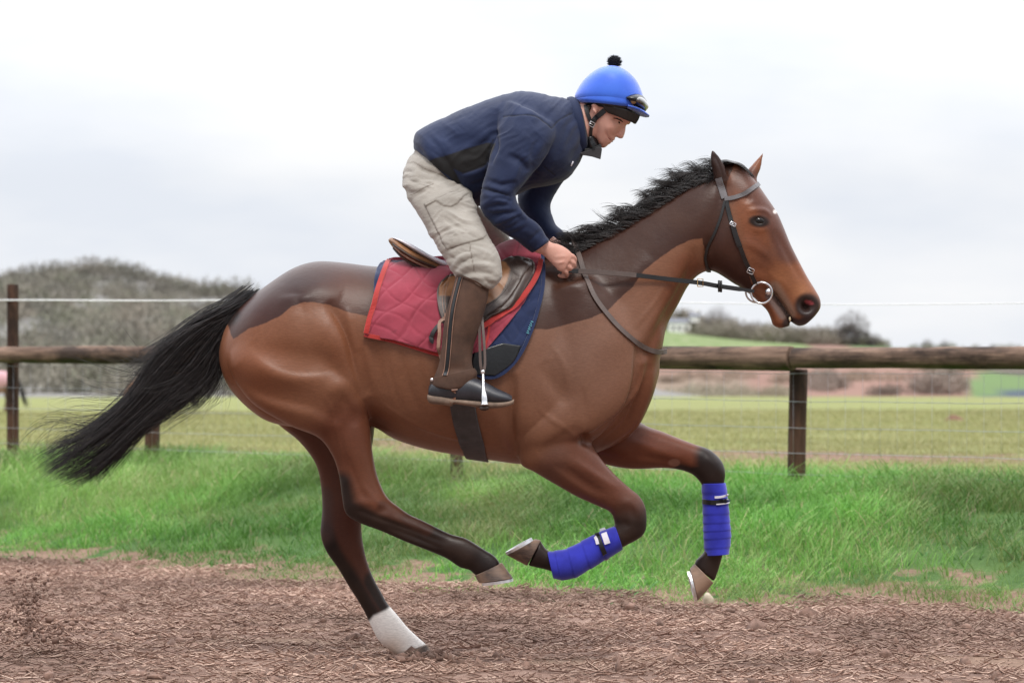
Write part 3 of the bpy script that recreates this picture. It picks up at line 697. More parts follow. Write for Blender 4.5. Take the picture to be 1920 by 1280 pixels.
def strap(name, poly, w, th, mat, parent, trees=None, off=.002, mirror=False, n=6, default=None):
    pl = crom(np.array(poly, float), n) if len(poly) > 2 else np.array([np.array(poly[0])+(np.array(poly[1])-np.array(poly[0]))*t for t in np.linspace(0, 1, n*2)], float)
    pts = []; ns = []
    for q in pl:
        p, nn = hit(trees or [BT], q[0], q[1], off, default); pts.append(p); ns.append(nn)
    for _ in range(2): pts = [pts[0]]+[(pts[i-1]+pts[i]*2+pts[i+1])/4 for i in range(1, len(pts)-1)]+[pts[-1]]; ns = [ns[0]]+[(ns[i-1]+ns[i]*2+ns[i+1]).normalized() for i in range(1, len(ns)-1)]+[ns[-1]]
    o = ribbon(name, pts, ns, w, th, mat, parent)
    if mirror: 
        ribbon(name, [Vector((p.x, -p.y, p.z)) for p in pts], [Vector((p.x, -p.y, p.z)) for p in ns], w, th, mat, parent)
    return o, pts, ns
def fabric(name, col, rough=.85, weave=400, var=.12, wr=.25, sheen=.3, patch=None):
    n = NB(name); t = n.tex(scale=9, detail=5, rough=.6); t2 = n.tex(scale=weave, detail=2)
    lo = tuple(c*(1-var*1.6) for c in col); hi = tuple(min(1, c*(1+var)) for c in col)
    c = n.ramp(t.outputs[0], [(.3, lo), (.7, hi)])
    st = n.tex(scale=34, detail=5, rough=.75); c = n.mix(n.rng(st.outputs[0], .60, .72, 0, .45), c, tuple(x*.35+.01 for x in col)); st2 = n.tex(scale=120, detail=3, rough=.8); c = n.mix(n.rng(st2.outputs[0], .68, .76, 0, .4), c, (.35, .27, .22))
    if patch: c = n.mix(n.attr('patch'), c, patch)
    n.base(c); n.set(rough=rough, sheen=sheen, spec=.3, sr=.5)
    b = n.bump(t2.outputs[0], .25, .0012); t3 = n.tex(scale=26, detail=4, rough=.55); n.bump(t3.outputs[0], wr, .006, b); return n.m
M_red = fabric('dusty_red_quilting', S2L(148, 56, 72)); M_redtrim = fabric('bright_red_binding', S2L(168, 46, 42), .75)
M_navyq = fabric('navy_quilting', S2L(26, 40, 76)); M_black_pat = simple('black_shiny_leather', (.006, .0065, .008), .28, .3, 20, .2)
M_white = simple('white_cloth', (.62, .60, .66), .8, .12, 40, .3); M_teal = simple('teal_thread', S2L(80, 150, 160), .7, .1)
def quilt(cell=.062):
    def f(X, Y, v, u):
        X0, Y0 = X, Y; X = X+9*np.sin(Y0*.031+X0*.02)+4*np.sin(X0*.07+2); Y = Y+8*np.sin(X0*.037)+5*np.sin(Y0*.08+X0*.03)
        a = (X+Y*.9)*.002/cell; b = (X*.55-Y*1.25)*.002/cell
        da = np.abs(a-np.round(a)); db = np.abs(b-np.round(b)); d = np.minimum(da, db)
        return .0035*(1-np.exp(-(d/.07)**2))+.004*np.sin(X*.06+Y*.05)*np.sin(Y*.09)
    return f
def leather(name, col, rough=.5, var=.35, scuff=.4):
    n = NB(name); t = n.tex(scale=14, detail=6, rough=.65); t2 = n.tex(scale=180, detail=3)
    c = n.ramp(t.outputs[0], [(.3, tuple(x*(1-var) for x in col)), (.7, tuple(x*(1+var) for x in col))])
    s = n.tex(scale=38, detail=6, rough=.8); c = n.mix(n.rng(s.outputs[0], .62, .74, 0, scuff), c, tuple(min(1, x*2.4+.03) for x in col))
    n.base(c); n.set(rough=rough, spec=.5); b = n.bump(t2.outputs[0], .2, .0015); n.bump(s.outputs[0], .15, .003, b); return n.m
M_brown = leather('dark_brown_leather', (.040, .020, .013), .45); M_tan = leather('tan_leather', (.24, .105, .04), .5)
M_strap = leather('black_strap_leather', (.009, .008, .0085), .38, scuff=.25); M_greystrap = leather('weathered_grey_brown_strap', (.085, .06, .052), .55)
M_pale = leather('pale_strap_edge', (.30, .17, .12), .55); M_web = leather('worn_dark_girth_webbing', (.048, .044, .046), .6, scuff=.6)
M_silvl = leather('silver_grey_leather', (.13, .12, .125), .42)

lift = lambda X, v: np.clip(1-v*6, 0, 1)*(.010+.012*np.exp(-((X-970)/42)**2))
npad = empty('saddle_cloth', P(960, 500), 'navy quilted saddle cloth with shiny black corner patch under the red pad', 'saddle cloth')
navy_rows = [[(720, 486), (1019, 488)], [(705, 512), (1020, 530)], [(703, 560), (1011, 573)], [(730, 610), (860, 640), (994, 626)], [(812, 640), (870, 672), (974, 664)], [(868, 668), (900, 700), (948, 693)], [(895, 697), (926, 706)]]
drape('cloth_panel', navy_rows, .009, M_navyq, npad, 110, 70, .006, spine=lift, relief=quilt(.075))
drape('corner_patch', [[(888, 662), (940, 645), (974, 650)], [(884, 682), (930, 682), (960, 679)], [(893, 702), (926, 704)]], .0215, M_black_pat, npad, 30, 20, .002)
strap('binding', [(1018, 500), (1017, 540), (1008, 580), (992, 628), (972, 667), (948, 694), (924, 707), (898, 704), (880, 690)], .014, .003, M_navyq, npad, off=.017)
for k in range(7):
    y = 606+k*3.4; x = 994.5-k*1.35; dx = (2.4, -2, 2.6, -2.4, 2, -2.6, 2.2)[k]
    strap('stitched_emblem', [(x-1.8, y), (x+dx*.3+2.4, y+1.6)], .0032, .001, M_teal, npad, off=.0245, n=2)
rpad = empty('saddle_pad', P(850, 500), 'dusty red quilted saddle pad with bright red binding under the brown saddle', 'saddle pad')
red_rows = [[(729, 485), (1013, 480)], [(719, 510), (1012, 508)], [(708, 545), (996, 546)], [(697, 585), (966, 590)], [(684, 629), (740, 639), (812, 660), (870, 668), (910, 657)]]
red = drape('pad_panel', red_rows, .017, M_red, rpad, 150, 90, .007, spine=lambda X, v: np.clip(1-v*6, 0, 1)*(.012+.036*np.exp(-((X-975)/50)**2)), relief=quilt(.085))
RT = bvh(red)
strap('binding', [(730, 487), (719, 512), (708, 545), (697, 585), (686, 625)], .020, .004, M_redtrim, rpad, [RT], .004)
strap('binding', [(684, 628), (710, 633), (740, 640), (780, 652), (812, 662), (830, 666)], .016, .004, M_redtrim, rpad, [RT, BT], .004)
strap('binding', [(1013, 490), (1008, 514), (994, 540), (968, 570), (940, 592), (917, 606), (905, 612)], .020, .006, M_redtrim, rpad, [RT, BT], .008)
strap('binding', [(917, 606), (914, 630), (908, 656)], .009, .004, M_redtrim, rpad, [RT, BT], .006)
# saddle
sad = empty('saddle', P(860, 520), 'worn brown leather exercise saddle with upturned cantle on the red pad', 'saddle')
seat_st = [(730, 449, 730, 455, 0, .07), (736, 446, 738, 466, 0, .10), (752, 452, 752, 482, 0, .135), (776, 466, 774, 497, 0, .14), (806, 482, 802, 508, 0, .13), (840, 497, 836, 520, 0, .11), (880, 506, 880, 530, 0, .095),
           (920, 502, 922, 528, 0, .08), (950, 492, 955, 515, 0, .065), (978, 484, 984, 506, 0, .05), (990, 486, 994, 500, 0, .03)]
mesh_obj('seat', *ring_loft(seat_st, 4, 36), M_tan, sad)
mesh_obj('seat_cover', *ring_loft([(737, 446.5, 740, 450, 0, .08), (756, 451, 754, 460, 0, .125), (780, 463, 777, 475, 0, .138), (810, 480, 806, 491, 0, .131), (842, 493, 838, 507, 0, .114), (862, 500, 860, 514, 0, .10)], 4, 36), M_white, sad)
for k, m in ((0, M_brown), (1, M_pale), (2, M_brown)):
    st = [(x[0]+(x[2]-x[0])*(.55+.2*k), x[1]+(x[3]-x[1])*(.55+.2*k), -x[5]*(1-.1*k)-.004) for x in seat_st[1:7]]
    mesh_obj('seat_piping', *tube([P(*q) for q in crom(np.array(st), 6)], .0035 if k == 1 else .0045, 8), m, sad)
def flapcol(o):
    px = PX(get_co(o)); a = sdpoly(px, [(895, 480), (948, 492), (957, 505), (950, 530), (936, 556), (914, 572), (880, 560)]); b = sdpoly(px, [(815, 525), (870, 515), (870, 556), (815, 556)])
    set_attr(o, 'patch', np.maximum(sstep(-1, 1, a), sstep(-1, 1, b)))
def flapmat():
    n = NB('two_tone_saddle_flap'); t = n.tex(scale=12, detail=6, rough=.65); s = n.tex(scale=40, detail=6, rough=.8); g = n.tex(scale=180, detail=3)
    a = n.ramp(t.outputs[0], [(.3, (.028, .016, .013)), (.7, (.065, .036, .026))]); b = n.ramp(t.outputs[0], [(.3, (.16, .065, .022)), (.7, (.33, .15, .06))])
    c = n.mix(n.attr('patch'), a, b); c = n.mix(n.rng(s.outputs[0], .6, .75, 0, .35), c, (.22, .13, .09)); n.base(c); n.set(rough=.42)
    b1 = n.bump(g.outputs[0], .2, .0015); n.bump(s.outputs[0], .2, .003, b1); return n.m
M_flap = flapmat()
flap_rows = [[(838, 520), (900, 512), (950, 492), (982, 486)], [(822, 542), (900, 540), (960, 525), (1001, 503)], [(821, 575), (900, 572), (990, 534)], [(830, 606), (900, 600), (962, 572)], [(848, 634), (880, 622), (912, 603)]]
fl = drape('flap', flap_rows, .012, M_flap, sad, 80, 50, .005, trees=[RT, BT], relief=lambda X, Y, v, u: .012*sstep(.62, .95, u+0*v)*(1-sstep(.9, 1.0, u+0*v)))
flapcol(fl); FT = bvh(fl)
strap('flap_piping', [(982, 486), (996, 490), (1001, 503), (993, 528), (973, 560), (940, 587), (908, 605)], .007, .004, M_greystrap, sad, [FT, RT, BT], .003)
strap('flap_piping', [(960, 494), (962, 512), (950, 540), (930, 562), (908, 574)], .005, .003, M_brown, sad, [FT], .002)
strap('flap_piping', [(838, 520), (824, 535), (821, 560), (826, 585), (836, 610)], .006, .004, M_greystrap, sad, [FT, RT], .003)
for dx in (6, 11): strap('flap_piping', [(830+dx, 530), (824+dx, 550), (824+dx, 575), (830+dx, 600)], .002, .0015, M_pale, sad, [FT, RT], .002)
strap('girth_strap', [(834, 592), (826, 615), (823, 645), (827, 668), (833, 682)], .013, .004, M_pale, sad, [RT, BT], .028)
strap('girth_strap', [(826, 614), (812, 628), (808, 636), (814, 642)], .016, .004, M_strap, sad, [RT, BT], .016)
# surcingle / girth round the belly
gir = None
def girth():
    pl = crom(np.array([(856, 690), (866, 750), (873, 790), (883, 825), (890, 848)], float), 6); pts = []; ns = []
    for q in pl: p, nn = hit([BT], *q, .005); pts.append(p); ns.append(nn)
    for _ in range(3): pts = [pts[0]]+[(pts[i-1]+pts[i]*2+pts[i+1])/4 for i in range(1, len(pts)-1)]+[pts[-1]]
    last = pts[-1]; under = []
    for t in np.linspace(0, 1, 12)[1:]:
        y = last.y*(1-t); h = BT.ray_cast(Vector((last.x+.012*t, y, -.5)), Vector((0, 0, 1)))
        under.append((h[0]+h[1]*.005, h[1]))
    near_p = pts+[u[0] for u in under]; near_n = ns+[u[1] for u in under]
    allp = near_p+[Vector((p.x, -p.y, p.z)) for p in near_p[:-1][::-1]]; alln = near_n+[Vector((p.x, -p.y, p.z)) for p in near_n[:-1][::-1]]
    w = [.092 if i < 22 else .085 for i in range(len(allp))]
    o = ribbon('girth', allp, alln, .09, .004, M_web, None, w); tag(o, 'worn dark grey girth strap around the horse belly below the boot', 'girth')
    return o
gir = girth()
# breast / neck strap
def neckstrap():
    pl = crom(np.array([(1079, 462), (1088, 485), (1094, 508), (1104, 537), (1117, 562), (1135, 586), (1153, 607), (1172, 626), (1192, 642), (1212, 654), (1228, 659), (1238, 659)], float), 5); pts = []; ns = []
    for q in pl: p, nn = hit([BT], *q, .006, -.03); pts.append(p); ns.append(nn)
    for _ in range(4): pts = [pts[0]]+[(pts[i-1]+pts[i]*2+pts[i+1])/4 for i in range(1, len(pts)-1)]+[pts[-1]]
    e = pts[-1]; fr = [e+Vector((.020*math.sin(t*math.pi/2), -e.y*t, .004*t)) for t in np.linspace(0, 1, 8)[1:]]
    s = pts[0]; bk = [Vector((s.x-.01*t, s.y*(1-t), s.z+.035*t)) for t in np.linspace(1, 0, 6)[:-1]]
    pp = bk+pts+fr; nn = [Vector((0, 0, 1))]*5+ns+[Vector((1, -.4+.4*t, 0)).normalized() for t in np.linspace(0, 1, 7)]
    allp = pp+[Vector((p.x, -p.y, p.z)) for p in pp[:-1][::-1]]; alln = nn+[Vector((p.x, -p.y, p.z)) for p in nn[:-1][::-1]]
    o = ribbon('neck_strap', allp, alln, .019, .003, M_greystrap, None); tag(o, 'thin brown leather neck strap looping round the base of the horse neck', 'neck strap')
neckstrap()
# bridle
br = empty('bridle', P(1370, 380), 'black leather bridle with silver grey browband and loose ring bit on the horse head', 'bridle')
strap('headpiece', [(1347, 334), (1352, 350), (1359, 372)], .026, .003, M_silvl, br, mirror=True)
strap('browband', [(1359, 374), (1378, 371), (1400, 361), (1421, 346)], .017, .004, M_silvl, br, off=.004, mirror=True)
_, cp, cn = strap('cheekpiece', [(1362, 376), (1367, 400), (1374, 424), (1384, 452), (1395, 482), (1405, 505), (1413, 524), (1418, 534)], .0155, .003, M_strap, br, mirror=True)
strap('cheekpiece', [(1374, 424), (1379, 442), (1387, 462)], .020, .003, M_strap, br, off=.005)
strap('throatlash', [(1359, 378), (1352, 405), (1341, 435), (1328, 462), (1322, 485), (1325, 500), (1331, 507)], .010, .003, M_strap, br, off=.004, mirror=True)
def ring(name, c, r, t, ax, mat, parent, seg=40, a0=0, a1=2*math.pi, sq=1.0):
    ax = ax.normalized(); s, u = frame(ax); pts = []
    for k in range(seg+1):
        a = a0+(a1-a0)*k/seg; pts.append(c+s*math.cos(a)*r+u*math.sin(a)*r*sq)
    return mesh_obj(name, *tube(pts, t, 10, up=ax, cap=False), mat, parent)
def buckle(px, py, w, h, ang, parent, tree=None, off=.008, mat=None):
    p, nn = hit(tree or [BT], px, py, off, -.05); x = Vector((1, 0, 0)); x = (x-nn*x.dot(nn)).normalized(); z = nn.cross(x).normalized()
    if z.z < 0: z = -z
    ca, sa = math.cos(rad(ang)), math.sin(rad(ang)); X = x*ca+z*sa; Z = z*ca-x*sa
    pts = [p+X*a*w/2+Z*b*h/2 for a, b in ((-1, -.8), (-.8, -1), (.8, -1), (1, -.8), (1, .8), (.8, 1), (-.8, 1), (-1, .8), (-1, -.8))]
    V1 = tube(pts, .0017, 6, up=nn, cap=False); V2 = tube([p-X*w/2, p+X*w/2], .0014, 6, up=nn)
    mesh_obj('buckle', *merge([V1, V2]), mat or M_steel, parent)
buckle(1407, 507, .024, .020, -25, br); buckle(1374, 421, .022, .012, -25, br)
yb = -.062
for s in (1, -1):
    c = P(1428, 549, yb) if s > 0 else P(1418, 547, -yb)
    if s < 0: c = Vector((c.x, .062, c.z))
    ring('bit_ring', c, .039, .0042, Vector((.12, 1, .05)), M_steel, br)
bc = P(1441, 547, yb); mesh_obj('bit_mouthpiece', *tube([bc+Vector((0, -.006, 0)), bc+Vector((.0, .01, 0)), bc+Vector((.006, .04, .004)), Vector((bc.x+.006, -yb, bc.z))], [.013, .0125, .008, .008], 14), M_steel, br)
# reins
def rein(side):
    if side < 0: pts = [(1414, 546, -.068), (1380, 541, -.085), (1345, 536, -.10), (1311, 530, -.115), (1250, 523, -.135), (1193, 516, -.155), (1130, 511, -.158), (1078, 508, -.150), (1058, 507, -.135)]
    else: pts = [(1408, 545, .068), (1380, 541, .085), (1345, 536, .10), (1311, 530, .115), (1250, 523, .135), (1193, 516, .155), (1130, 505, .155), (1085, 490, .12), (1068, 482, .10)]
    W = [P(*q) for q in crom(np.array(pts, float), 6)]
    ws = [.017 if i > 4 else .013 for i in range(len(W))]
    o = ribbon('rein', W, [Vector((0, side, .1))]*len(W), .017, .0022, M_strap, br, ws)
    # rubber grip in the middle
    if side < 0: ribbon('rein_grip', [p+Vector((0, -.0012, 0)) for p in W[30:42]], [Vector((0, -1, .1))]*12, .0185, .0028, M_greystrap, o)
    return W
RW = rein(-1); rein(1)
for x, y, Y in ((1348, 536.5, -.103), (1352, 537, -.102)):
    c = P(x, y, Y); V, Fc = merge([tube([c+Vector((-.0035, 0, 0)), c+Vector((.0035, 0, 0))], .028, 14, flat=.35, up=Vector((0, 0, 1)))]); V = [c+Vector(((v-c).x, (v-c).y*.45, (v-c).z*2.4*(.95 if abs((v-c).z) > .008 else 1))) for v in V]
    mesh_obj('rein_stop', V, Fc, M_strap, br)
c = P(1313, 530, -.119); mesh_obj('rein_buckle', *tube([c+Vector((a*.010, 0, b*.014)) for a, b in ((-1, -1), (1, -1), (1, 1), (-1, 1), (-1, -1))], .0018, 6, up=Vector((0, 1, 0)), cap=False), simple('dull_brass', (.45, .3, .14), .35, .1, metal=1), br)
# leg bandages
def bandage(st, label, yc, wraps, tape, tab, tab2):
    M = M_band; S = crom(np.array([(a, b, c, d, yc, w) for a, b, c, d, w in st], float), 16); n = len(S); out = []
    for i, s in enumerate(S):
        ph = (i/n*wraps) % 1; k = 1+.05*(ph-.5); cx, cy = (s[0]+s[2])/2, (s[1]+s[3])/2
        out.append((cx+(s[0]-cx)*k, cy+(s[1]-cy)*k, cx+(s[2]-cx)*k, cy+(s[3]-cy)*k, s[4], s[5]*k))
    o = mesh_obj('leg_bandage', *ring_loft(out, 1, 36, False), M, None); tag(o, label, 'bandage', 'blue bandages on the horse forelegs')
    T = bvh(o); return o, T
def bandmat():
    n = NB('royal_blue_bandage'); t = n.tex(scale=14, detail=4); w = n.tex(scale=300, detail=2); n.base(n.ramp(t.outputs[0], [(.3, S2L(30, 34, 142)), (.7, S2L(46, 52, 180))])); n.set(rough=.8, sheen=.3, spec=.3)
    n.bump(w.outputs[0], .3, .0015); return n.m
M_band = bandmat()
b1, T1 = bandage([(1153, 985, 1168, 1030, .050), (1116, 1000, 1138, 1048, .047), (1090, 1014, 1108, 1066, .046), (1064, 1027, 1078, 1083, .049), (1040, 1032, 1052, 1087, .052), (1026, 1033, 1037, 1083, .05)], 'royal blue bandage on the folded near foreleg, slanting back towards the tail', NF-.01, 5, 0, 0, 0)
strap('tape', [(1119, 999), (1128, 1024), (1139, 1049)], .018, .001, M_black_pat, b1, [T1], .0015)
strap('tape_end', [(1129, 990), (1134, 1004), (1139, 1019)], .022, .001, M_white, b1, [T1], .004); strap('tape_end', [(1117, 1006), (1121, 1020)], .012, .001, M_white, b1, [T1], .004)
b2, T2 = bandage([(1315, 906, 1361, 905, .048), (1317, 945, 1366, 944, .043), (1318, 980, 1369, 978, .042), (1319, 1010, 1371, 1006, .045), (1321, 1041, 1367, 1038, .047)], 'royal blue bandage wrapped upright on the far leading foreleg with black tape', FF, 8, 0, 0, 0)
strap('tape', [(1318, 940), (1342, 942), (1366, 937)], .019, .001, M_black_pat, b2, [T2], .0015)
strap('tape_end', [(1340, 932), (1353, 931), (1365, 927)], .009, .001, M_white, b2, [T2], .003); strap('tape_end', [(1343, 945), (1356, 944), (1366, 942)], .0045, .001, M_white, b2, [T2], .0035)
# ================================================================ RIDER
rider = empty('person', P(880, 760), 'rider in blue helmet, navy jacket and beige cargo trousers crouching over the galloping horse', 'person')
def skinmat():
    n = NB('skin'); t = n.tex(scale=14, detail=4); t2 = n.tex(scale=260, detail=3)
    n.base(n.ramp(t.outputs[0], [(.3, (.56, .28, .215)), (.7, (.70, .41, .33))])); n.set(rough=.5, sss=.06, spec=.4); n.b.inputs['Subsurface Radius'].default_value = (.02, .008, .005)
    n.bump(t2.outputs[0], .12, .0012); return n.m
M_skin = skinmat()
J = [(-1)]
jt = [(777, 279, 889, 386, 0, .165, 2.2), (780, 250, 906, 383, 0, .185, 2.2), (826, 225, 938, 380, 0, .19, 2.3), (880, 201, 968, 366, 0, .20, 2.3), (930, 184, 1000, 352, 0, .215, 2.3), (975, 173, 1040, 345, 0, .215, 2.2), (1010, 177, 1068, 330, 0, .19, 2.2), (1042, 183, 1086, 306, 0, .14), (1066, 186, 1095, 286, 0, .085), (1076, 187, 1099, 274, 0, .075)]
ja_n = [(950, 190, 1050, 240, -.13, .09), (935, 235, 1040, 262, -.185, .088), (924, 275, 1018, 300, -.215, .08), (913, 318, 997, 326, -.23, .072), (903, 350, 980, 348, -.24, .066), (901, 382, 967, 366, -.245, .062), (912, 407, 975, 390, -.24, .06), (934, 427, 990, 407, -.225, .055), (966, 450, 1008, 420, -.20, .050), (988, 467, 1022, 440, -.175, .046), (998, 475, 1031, 451, -.165, .045)]
ja_f = [(980, 215, 1065, 270, .13, .09), (978, 270, 1072, 300, .17, .085), (976, 320, 1062, 330, .20, .075), (972, 350, 1047, 354, .215, .066), (971, 376, 1033, 380, .22, .062), (977, 398, 1033, 398, .215, .06), (998, 426, 1042, 420, .195, .054), (1024, 450, 1056, 435, .16, .048), (1040, 464, 1066, 447, .14, .044)]
# ---- body (skin), one continuous surface under the clothes
def shrink(st, k=.86, dw=.9): return [((s[0]+s[2])/2+(s[0]-s[2])/2*k, (s[1]+s[3])/2+(s[1]-s[3])/2*k, (s[0]+s[2])/2-(s[0]-s[2])/2*k, (s[1]+s[3])/2-(s[1]-s[3])/2*k, s[4], s[5]*dw)+tuple(s[6:]) for s in st]
tr_p = [(800, 258, 870, 330, 0, .13), (774, 288, 886, 372, 0, .165), (759, 315, 889, 385, 0, .18, 2.2), (757, 345, 886, 396, 0, .175), (768, 372, 878, 402, 0, .14)]
tr_n = [(757, 325, 880, 348, -.085, .095), (759, 352, 882, 362, -.11, .105), (769, 378, 887, 376, -.15, .105), (787, 407, 897, 404, -.20, .10), (809, 444, 914, 440, -.255, .09), (832, 476, 932, 470, -.30, .082), (845, 500, 939, 497, -.33, .077), (853, 518, 938, 522, -.345, .07), (868, 532, 924, 542, -.35, .058)]
tr_f = [(790, 330, 885, 350, .085, .095), (815, 365, 890, 380, .14, .10), (850, 400, 915, 404, .20, .095), (880, 440, 951, 440, .26, .085), (893, 470, 965, 470, .30, .08), (900, 500, 966, 505, .33, .07), (905, 530, 955, 540, .345, .055)]
bt_n = [(856, 512, 917, 540, -.35, .060), (848, 546, 915, 556, -.355, .060), (837, 585, 907, 588, -.36, .058), (831, 620, 897, 622, -.362, .054), (828, 650, 888, 650, -.365, .049), (823, 682, 885, 680, -.368, .045), (814, 706, 892, 700, -.37, .044), (808, 722, 897, 716, -.37, .042)]
hd = [(1183, 220, 1100, 160, 0, .072), (1180, 229, 1098, 172, 0, .074), (1171, 238, 1096, 186, 0, .072), (1162, 247, 1098, 200, 0, .070), (1154, 257, 1102, 214, 0, .064), (1148, 264, 1106, 226, 0, .056), (1141, 271, 1110, 238, 0, .046), (1134, 277, 1112, 250, 0, .036), (1126, 277, 1118, 262, 0, .022)]
nose = [(1174, 231, 1160, 228, 0, .010), (1173, 243, 1158, 238, 0, .013), (1171, 252, 1156, 248, 0, .018), (1167, 260, 1152, 254, 0, .017), (1160, 259, 1152, 254, 0, .010)]
lips = [(1154, 261, 1146, 256, 0, .018), (1149.5, 264.5, 1140, 260, 0, .026), (1146.5, 267, 1138, 263, 0, .024), (1143, 271, 1137, 266, 0, .018)]
brow = [(1184, 226, 1174, 224, 0, .05), (1181, 233, 1172, 231, 0, .045)]
nk = [(1040, 215, 1085, 275, 0, .065), (1075, 195, 1105, 268, 0, .062), (1098, 185, 1125, 255, 0, .058), (1110, 190, 1140, 235, 0, .055)]
def hand(y0, sgn, dx=0, dy=0):
    """fist on the rein: back of the hand outwards, fingers curling inwards round the leather, thumb on top"""
    q = lambda x, y, Y: P(x+dx, y+dy, y0+sgn*Y)
    L_ = []
    def lo(st): L_.append(ring_loft([(a+dx, b+dy, c+dx, d+dy, y0+sgn*Y, w) for a, b, c, d, Y, w in st], 4, 20))
    lo([(1000, 472, 1024, 446, .0, .026), (1017, 478, 1033, 454, .0, .024), (1028, 488, 1048, 458, .002, .021), (1040, 500, 1060, 464, .003, .020), (1049, 508, 1070, 472, .003, .018), (1056, 511, 1073, 480, .004, .012)])
    # four fingers: knuckle -> middle joint -> tip, curling round to the inside
    kn = [((1071, 479), (1078, 489), (1066, 497), .0092), ((1069, 489), (1077, 499), (1064, 505), .0095), ((1064, 499), (1072, 508), (1058, 512), .0090), ((1057, 507), (1063, 517), (1050, 518), .0082)]
    for i, (a, b, c, r) in enumerate(kn):
        pts = [q(a[0]-12, a[1]-4, .002), q(a[0], a[1], .0), q((a[0]+b[0])/2+2, (a[1]+b[1])/2, -.010), q(b[0], b[1], -.026), q(b[0]-4, b[1]+2, -.036), q(c[0], c[1], -.040), q(c[0]-3, c[1]-4, -.034)]
        pts = [Vector((p.x, p.y*1.0, p.z)) for p in pts]
        L_.append(tube([Vector(v) for v in crom(np.array(pts), 3)], list(np.interp(np.linspace(0, 1, 19), [0, .25, .5, .85, 1], [r*.9, r*1.12, r, r*.9, r*.6])), 10))
    th = [q(1036, 464, -.020), q(1052, 470, -.030), q(1064, 482, -.036), q(1074, 493, -.030), q(1079, 499, -.022)]
    L_.append(tube([Vector(v) for v in crom(np.array(th), 4)], list(np.interp(np.linspace(0, 1, 17), [0, .4, .8, 1], [.014, .0115, .0105, .006])), 10))
    return L_
def rider_body():
    parts = [ring_loft(shrink(jt[:-2])), ring_loft(shrink(ja_n, .72, .75)), ring_loft(shrink(ja_f, .72, .75)), ring_loft(shrink(tr_p)), ring_loft(shrink(tr_n, .8, .85)), ring_loft(shrink(tr_f, .8, .85)), ring_loft(shrink(bt_n, .8, .8)),
             ring_loft([(a, b, c, d, -y, w) for a, b, c, d, y, w in shrink(bt_n, .8, .8)]), ring_loft([(840, 690, 870, 690, .33, .03), (835, 720, 880, 705, .36, .03)]), ring_loft(hd, 5, 36), ring_loft(nose, 4, 20), ring_loft(lips, 4, 20), ring_loft(brow, 4, 20), ring_loft(nk)]
    parts += hand(-.155, -1*-1*-1) + hand(.095, 1, 14, -4)
    E_ = [(1118, 196, .006), (1112, 199, .010), (1113, 206, .007), (1118, 213, .005)]
    for s in (-1, 1): parts.append(tube([P(x, y, s*(.074+.004*i/3)) for i, (x, y, r) in enumerate(E_)], [r for _, _, r in E_], 10)); parts.append(ico(P(1117, 202, s*.073), .013, 2, (.9, .5, 1.3)))
    o = fuse('body', parts, .0036, 3, M_skin, rider)
    px = lambda l: l
    sculpt(o, [([(1166, 231), (1160, 228), (1152, 224)], 4.0, -.007, False), ([(1165, 227.5), (1158, 224.5)], 2.2, .0025), ([(1163, 231), (1156, 228.5)], 1.6, .004), ([(1149, 264.5), (1144, 261), (1138, 255), (1136, 250)], 1.3, -.005, False), ([(1157, 253), (1149, 253), (1143, 256)], 2.4, -.0018), ([(1156, 243), (1146, 240), (1134, 240)], 8, .004),
               ([(1137, 250), (1135, 245)], 2, -.0015), ([(1159, 257.5), (1156, 254.5)], 1.2, -.003), ([(1040, 498), (1060, 488)], 2.2, .002), ([(1038, 482), (1066, 480)], 2.2, .002), ([(1036, 492), (1064, 492)], 2, .002)])
    sculpt(o, [([(1166, 231), (1160, 228), (1152, 224)], 4.0, -.007, False), ([(1156, 243), (1146, 240), (1136, 240)], 5, .006)], 'far')
    return o
pb_ = rider_body(); PBT = bvh(pb_)
# eyes, brows, hair
M_hairh = simple('dark_brown_hair', (.035, .022, .016), .6, .3, 90, .5)
for s in (-1, 1):
    e = Vector((0, 0, 0)); p, nn = hit(PBT, 1159.5, 229); c = Vector((p.x, p.y if s < 0 else -p.y, p.z)); V, Fc = ico(c+Vector((0, -s*.004, 0)), .0078, 2, (1, .6, .55), Matrix.Rotation(rad(35), 3, 'Y')); mesh_obj('eye', V, Fc, M_eye, rider)
    b = [hit(PBT, x, y, .0012)[0] for x, y in ((1150, 221.5), (1156, 222), (1163, 225), (1168, 229))]; b = [Vector((v.x, v.y if s < 0 else -v.y, v.z)) for v in b]; mesh_obj('eyebrow', *tube(b, [.0015, .0025, .0025, .0012], 6), M_hairh, rider)
    lips_p = [hit(PBT, x, y, .0004)[0] for x, y in ((1148, 265.5), (1144, 262), (1140, 258))]; lips_p = [Vector((v.x, v.y if s < 0 else -v.y, v.z)) for v in lips_p]; mesh_obj('lip', *tube(lips_p, [.0022, .0022, .001], 6), simple('lip_skin', (.36, .12, .10), .5, .1), rider)
    sb = [hit(PBT, x, y, .001)[0] for x, y in ((1108, 196), (1104, 206), (1103, 216))]; sb = [Vector((v.x, v.y if s < 0 else -v.y, v.z)) for v in sb]; mesh_obj('hair', *tube(sb, [.006, .006, .003], 8), M_hairh, rider)
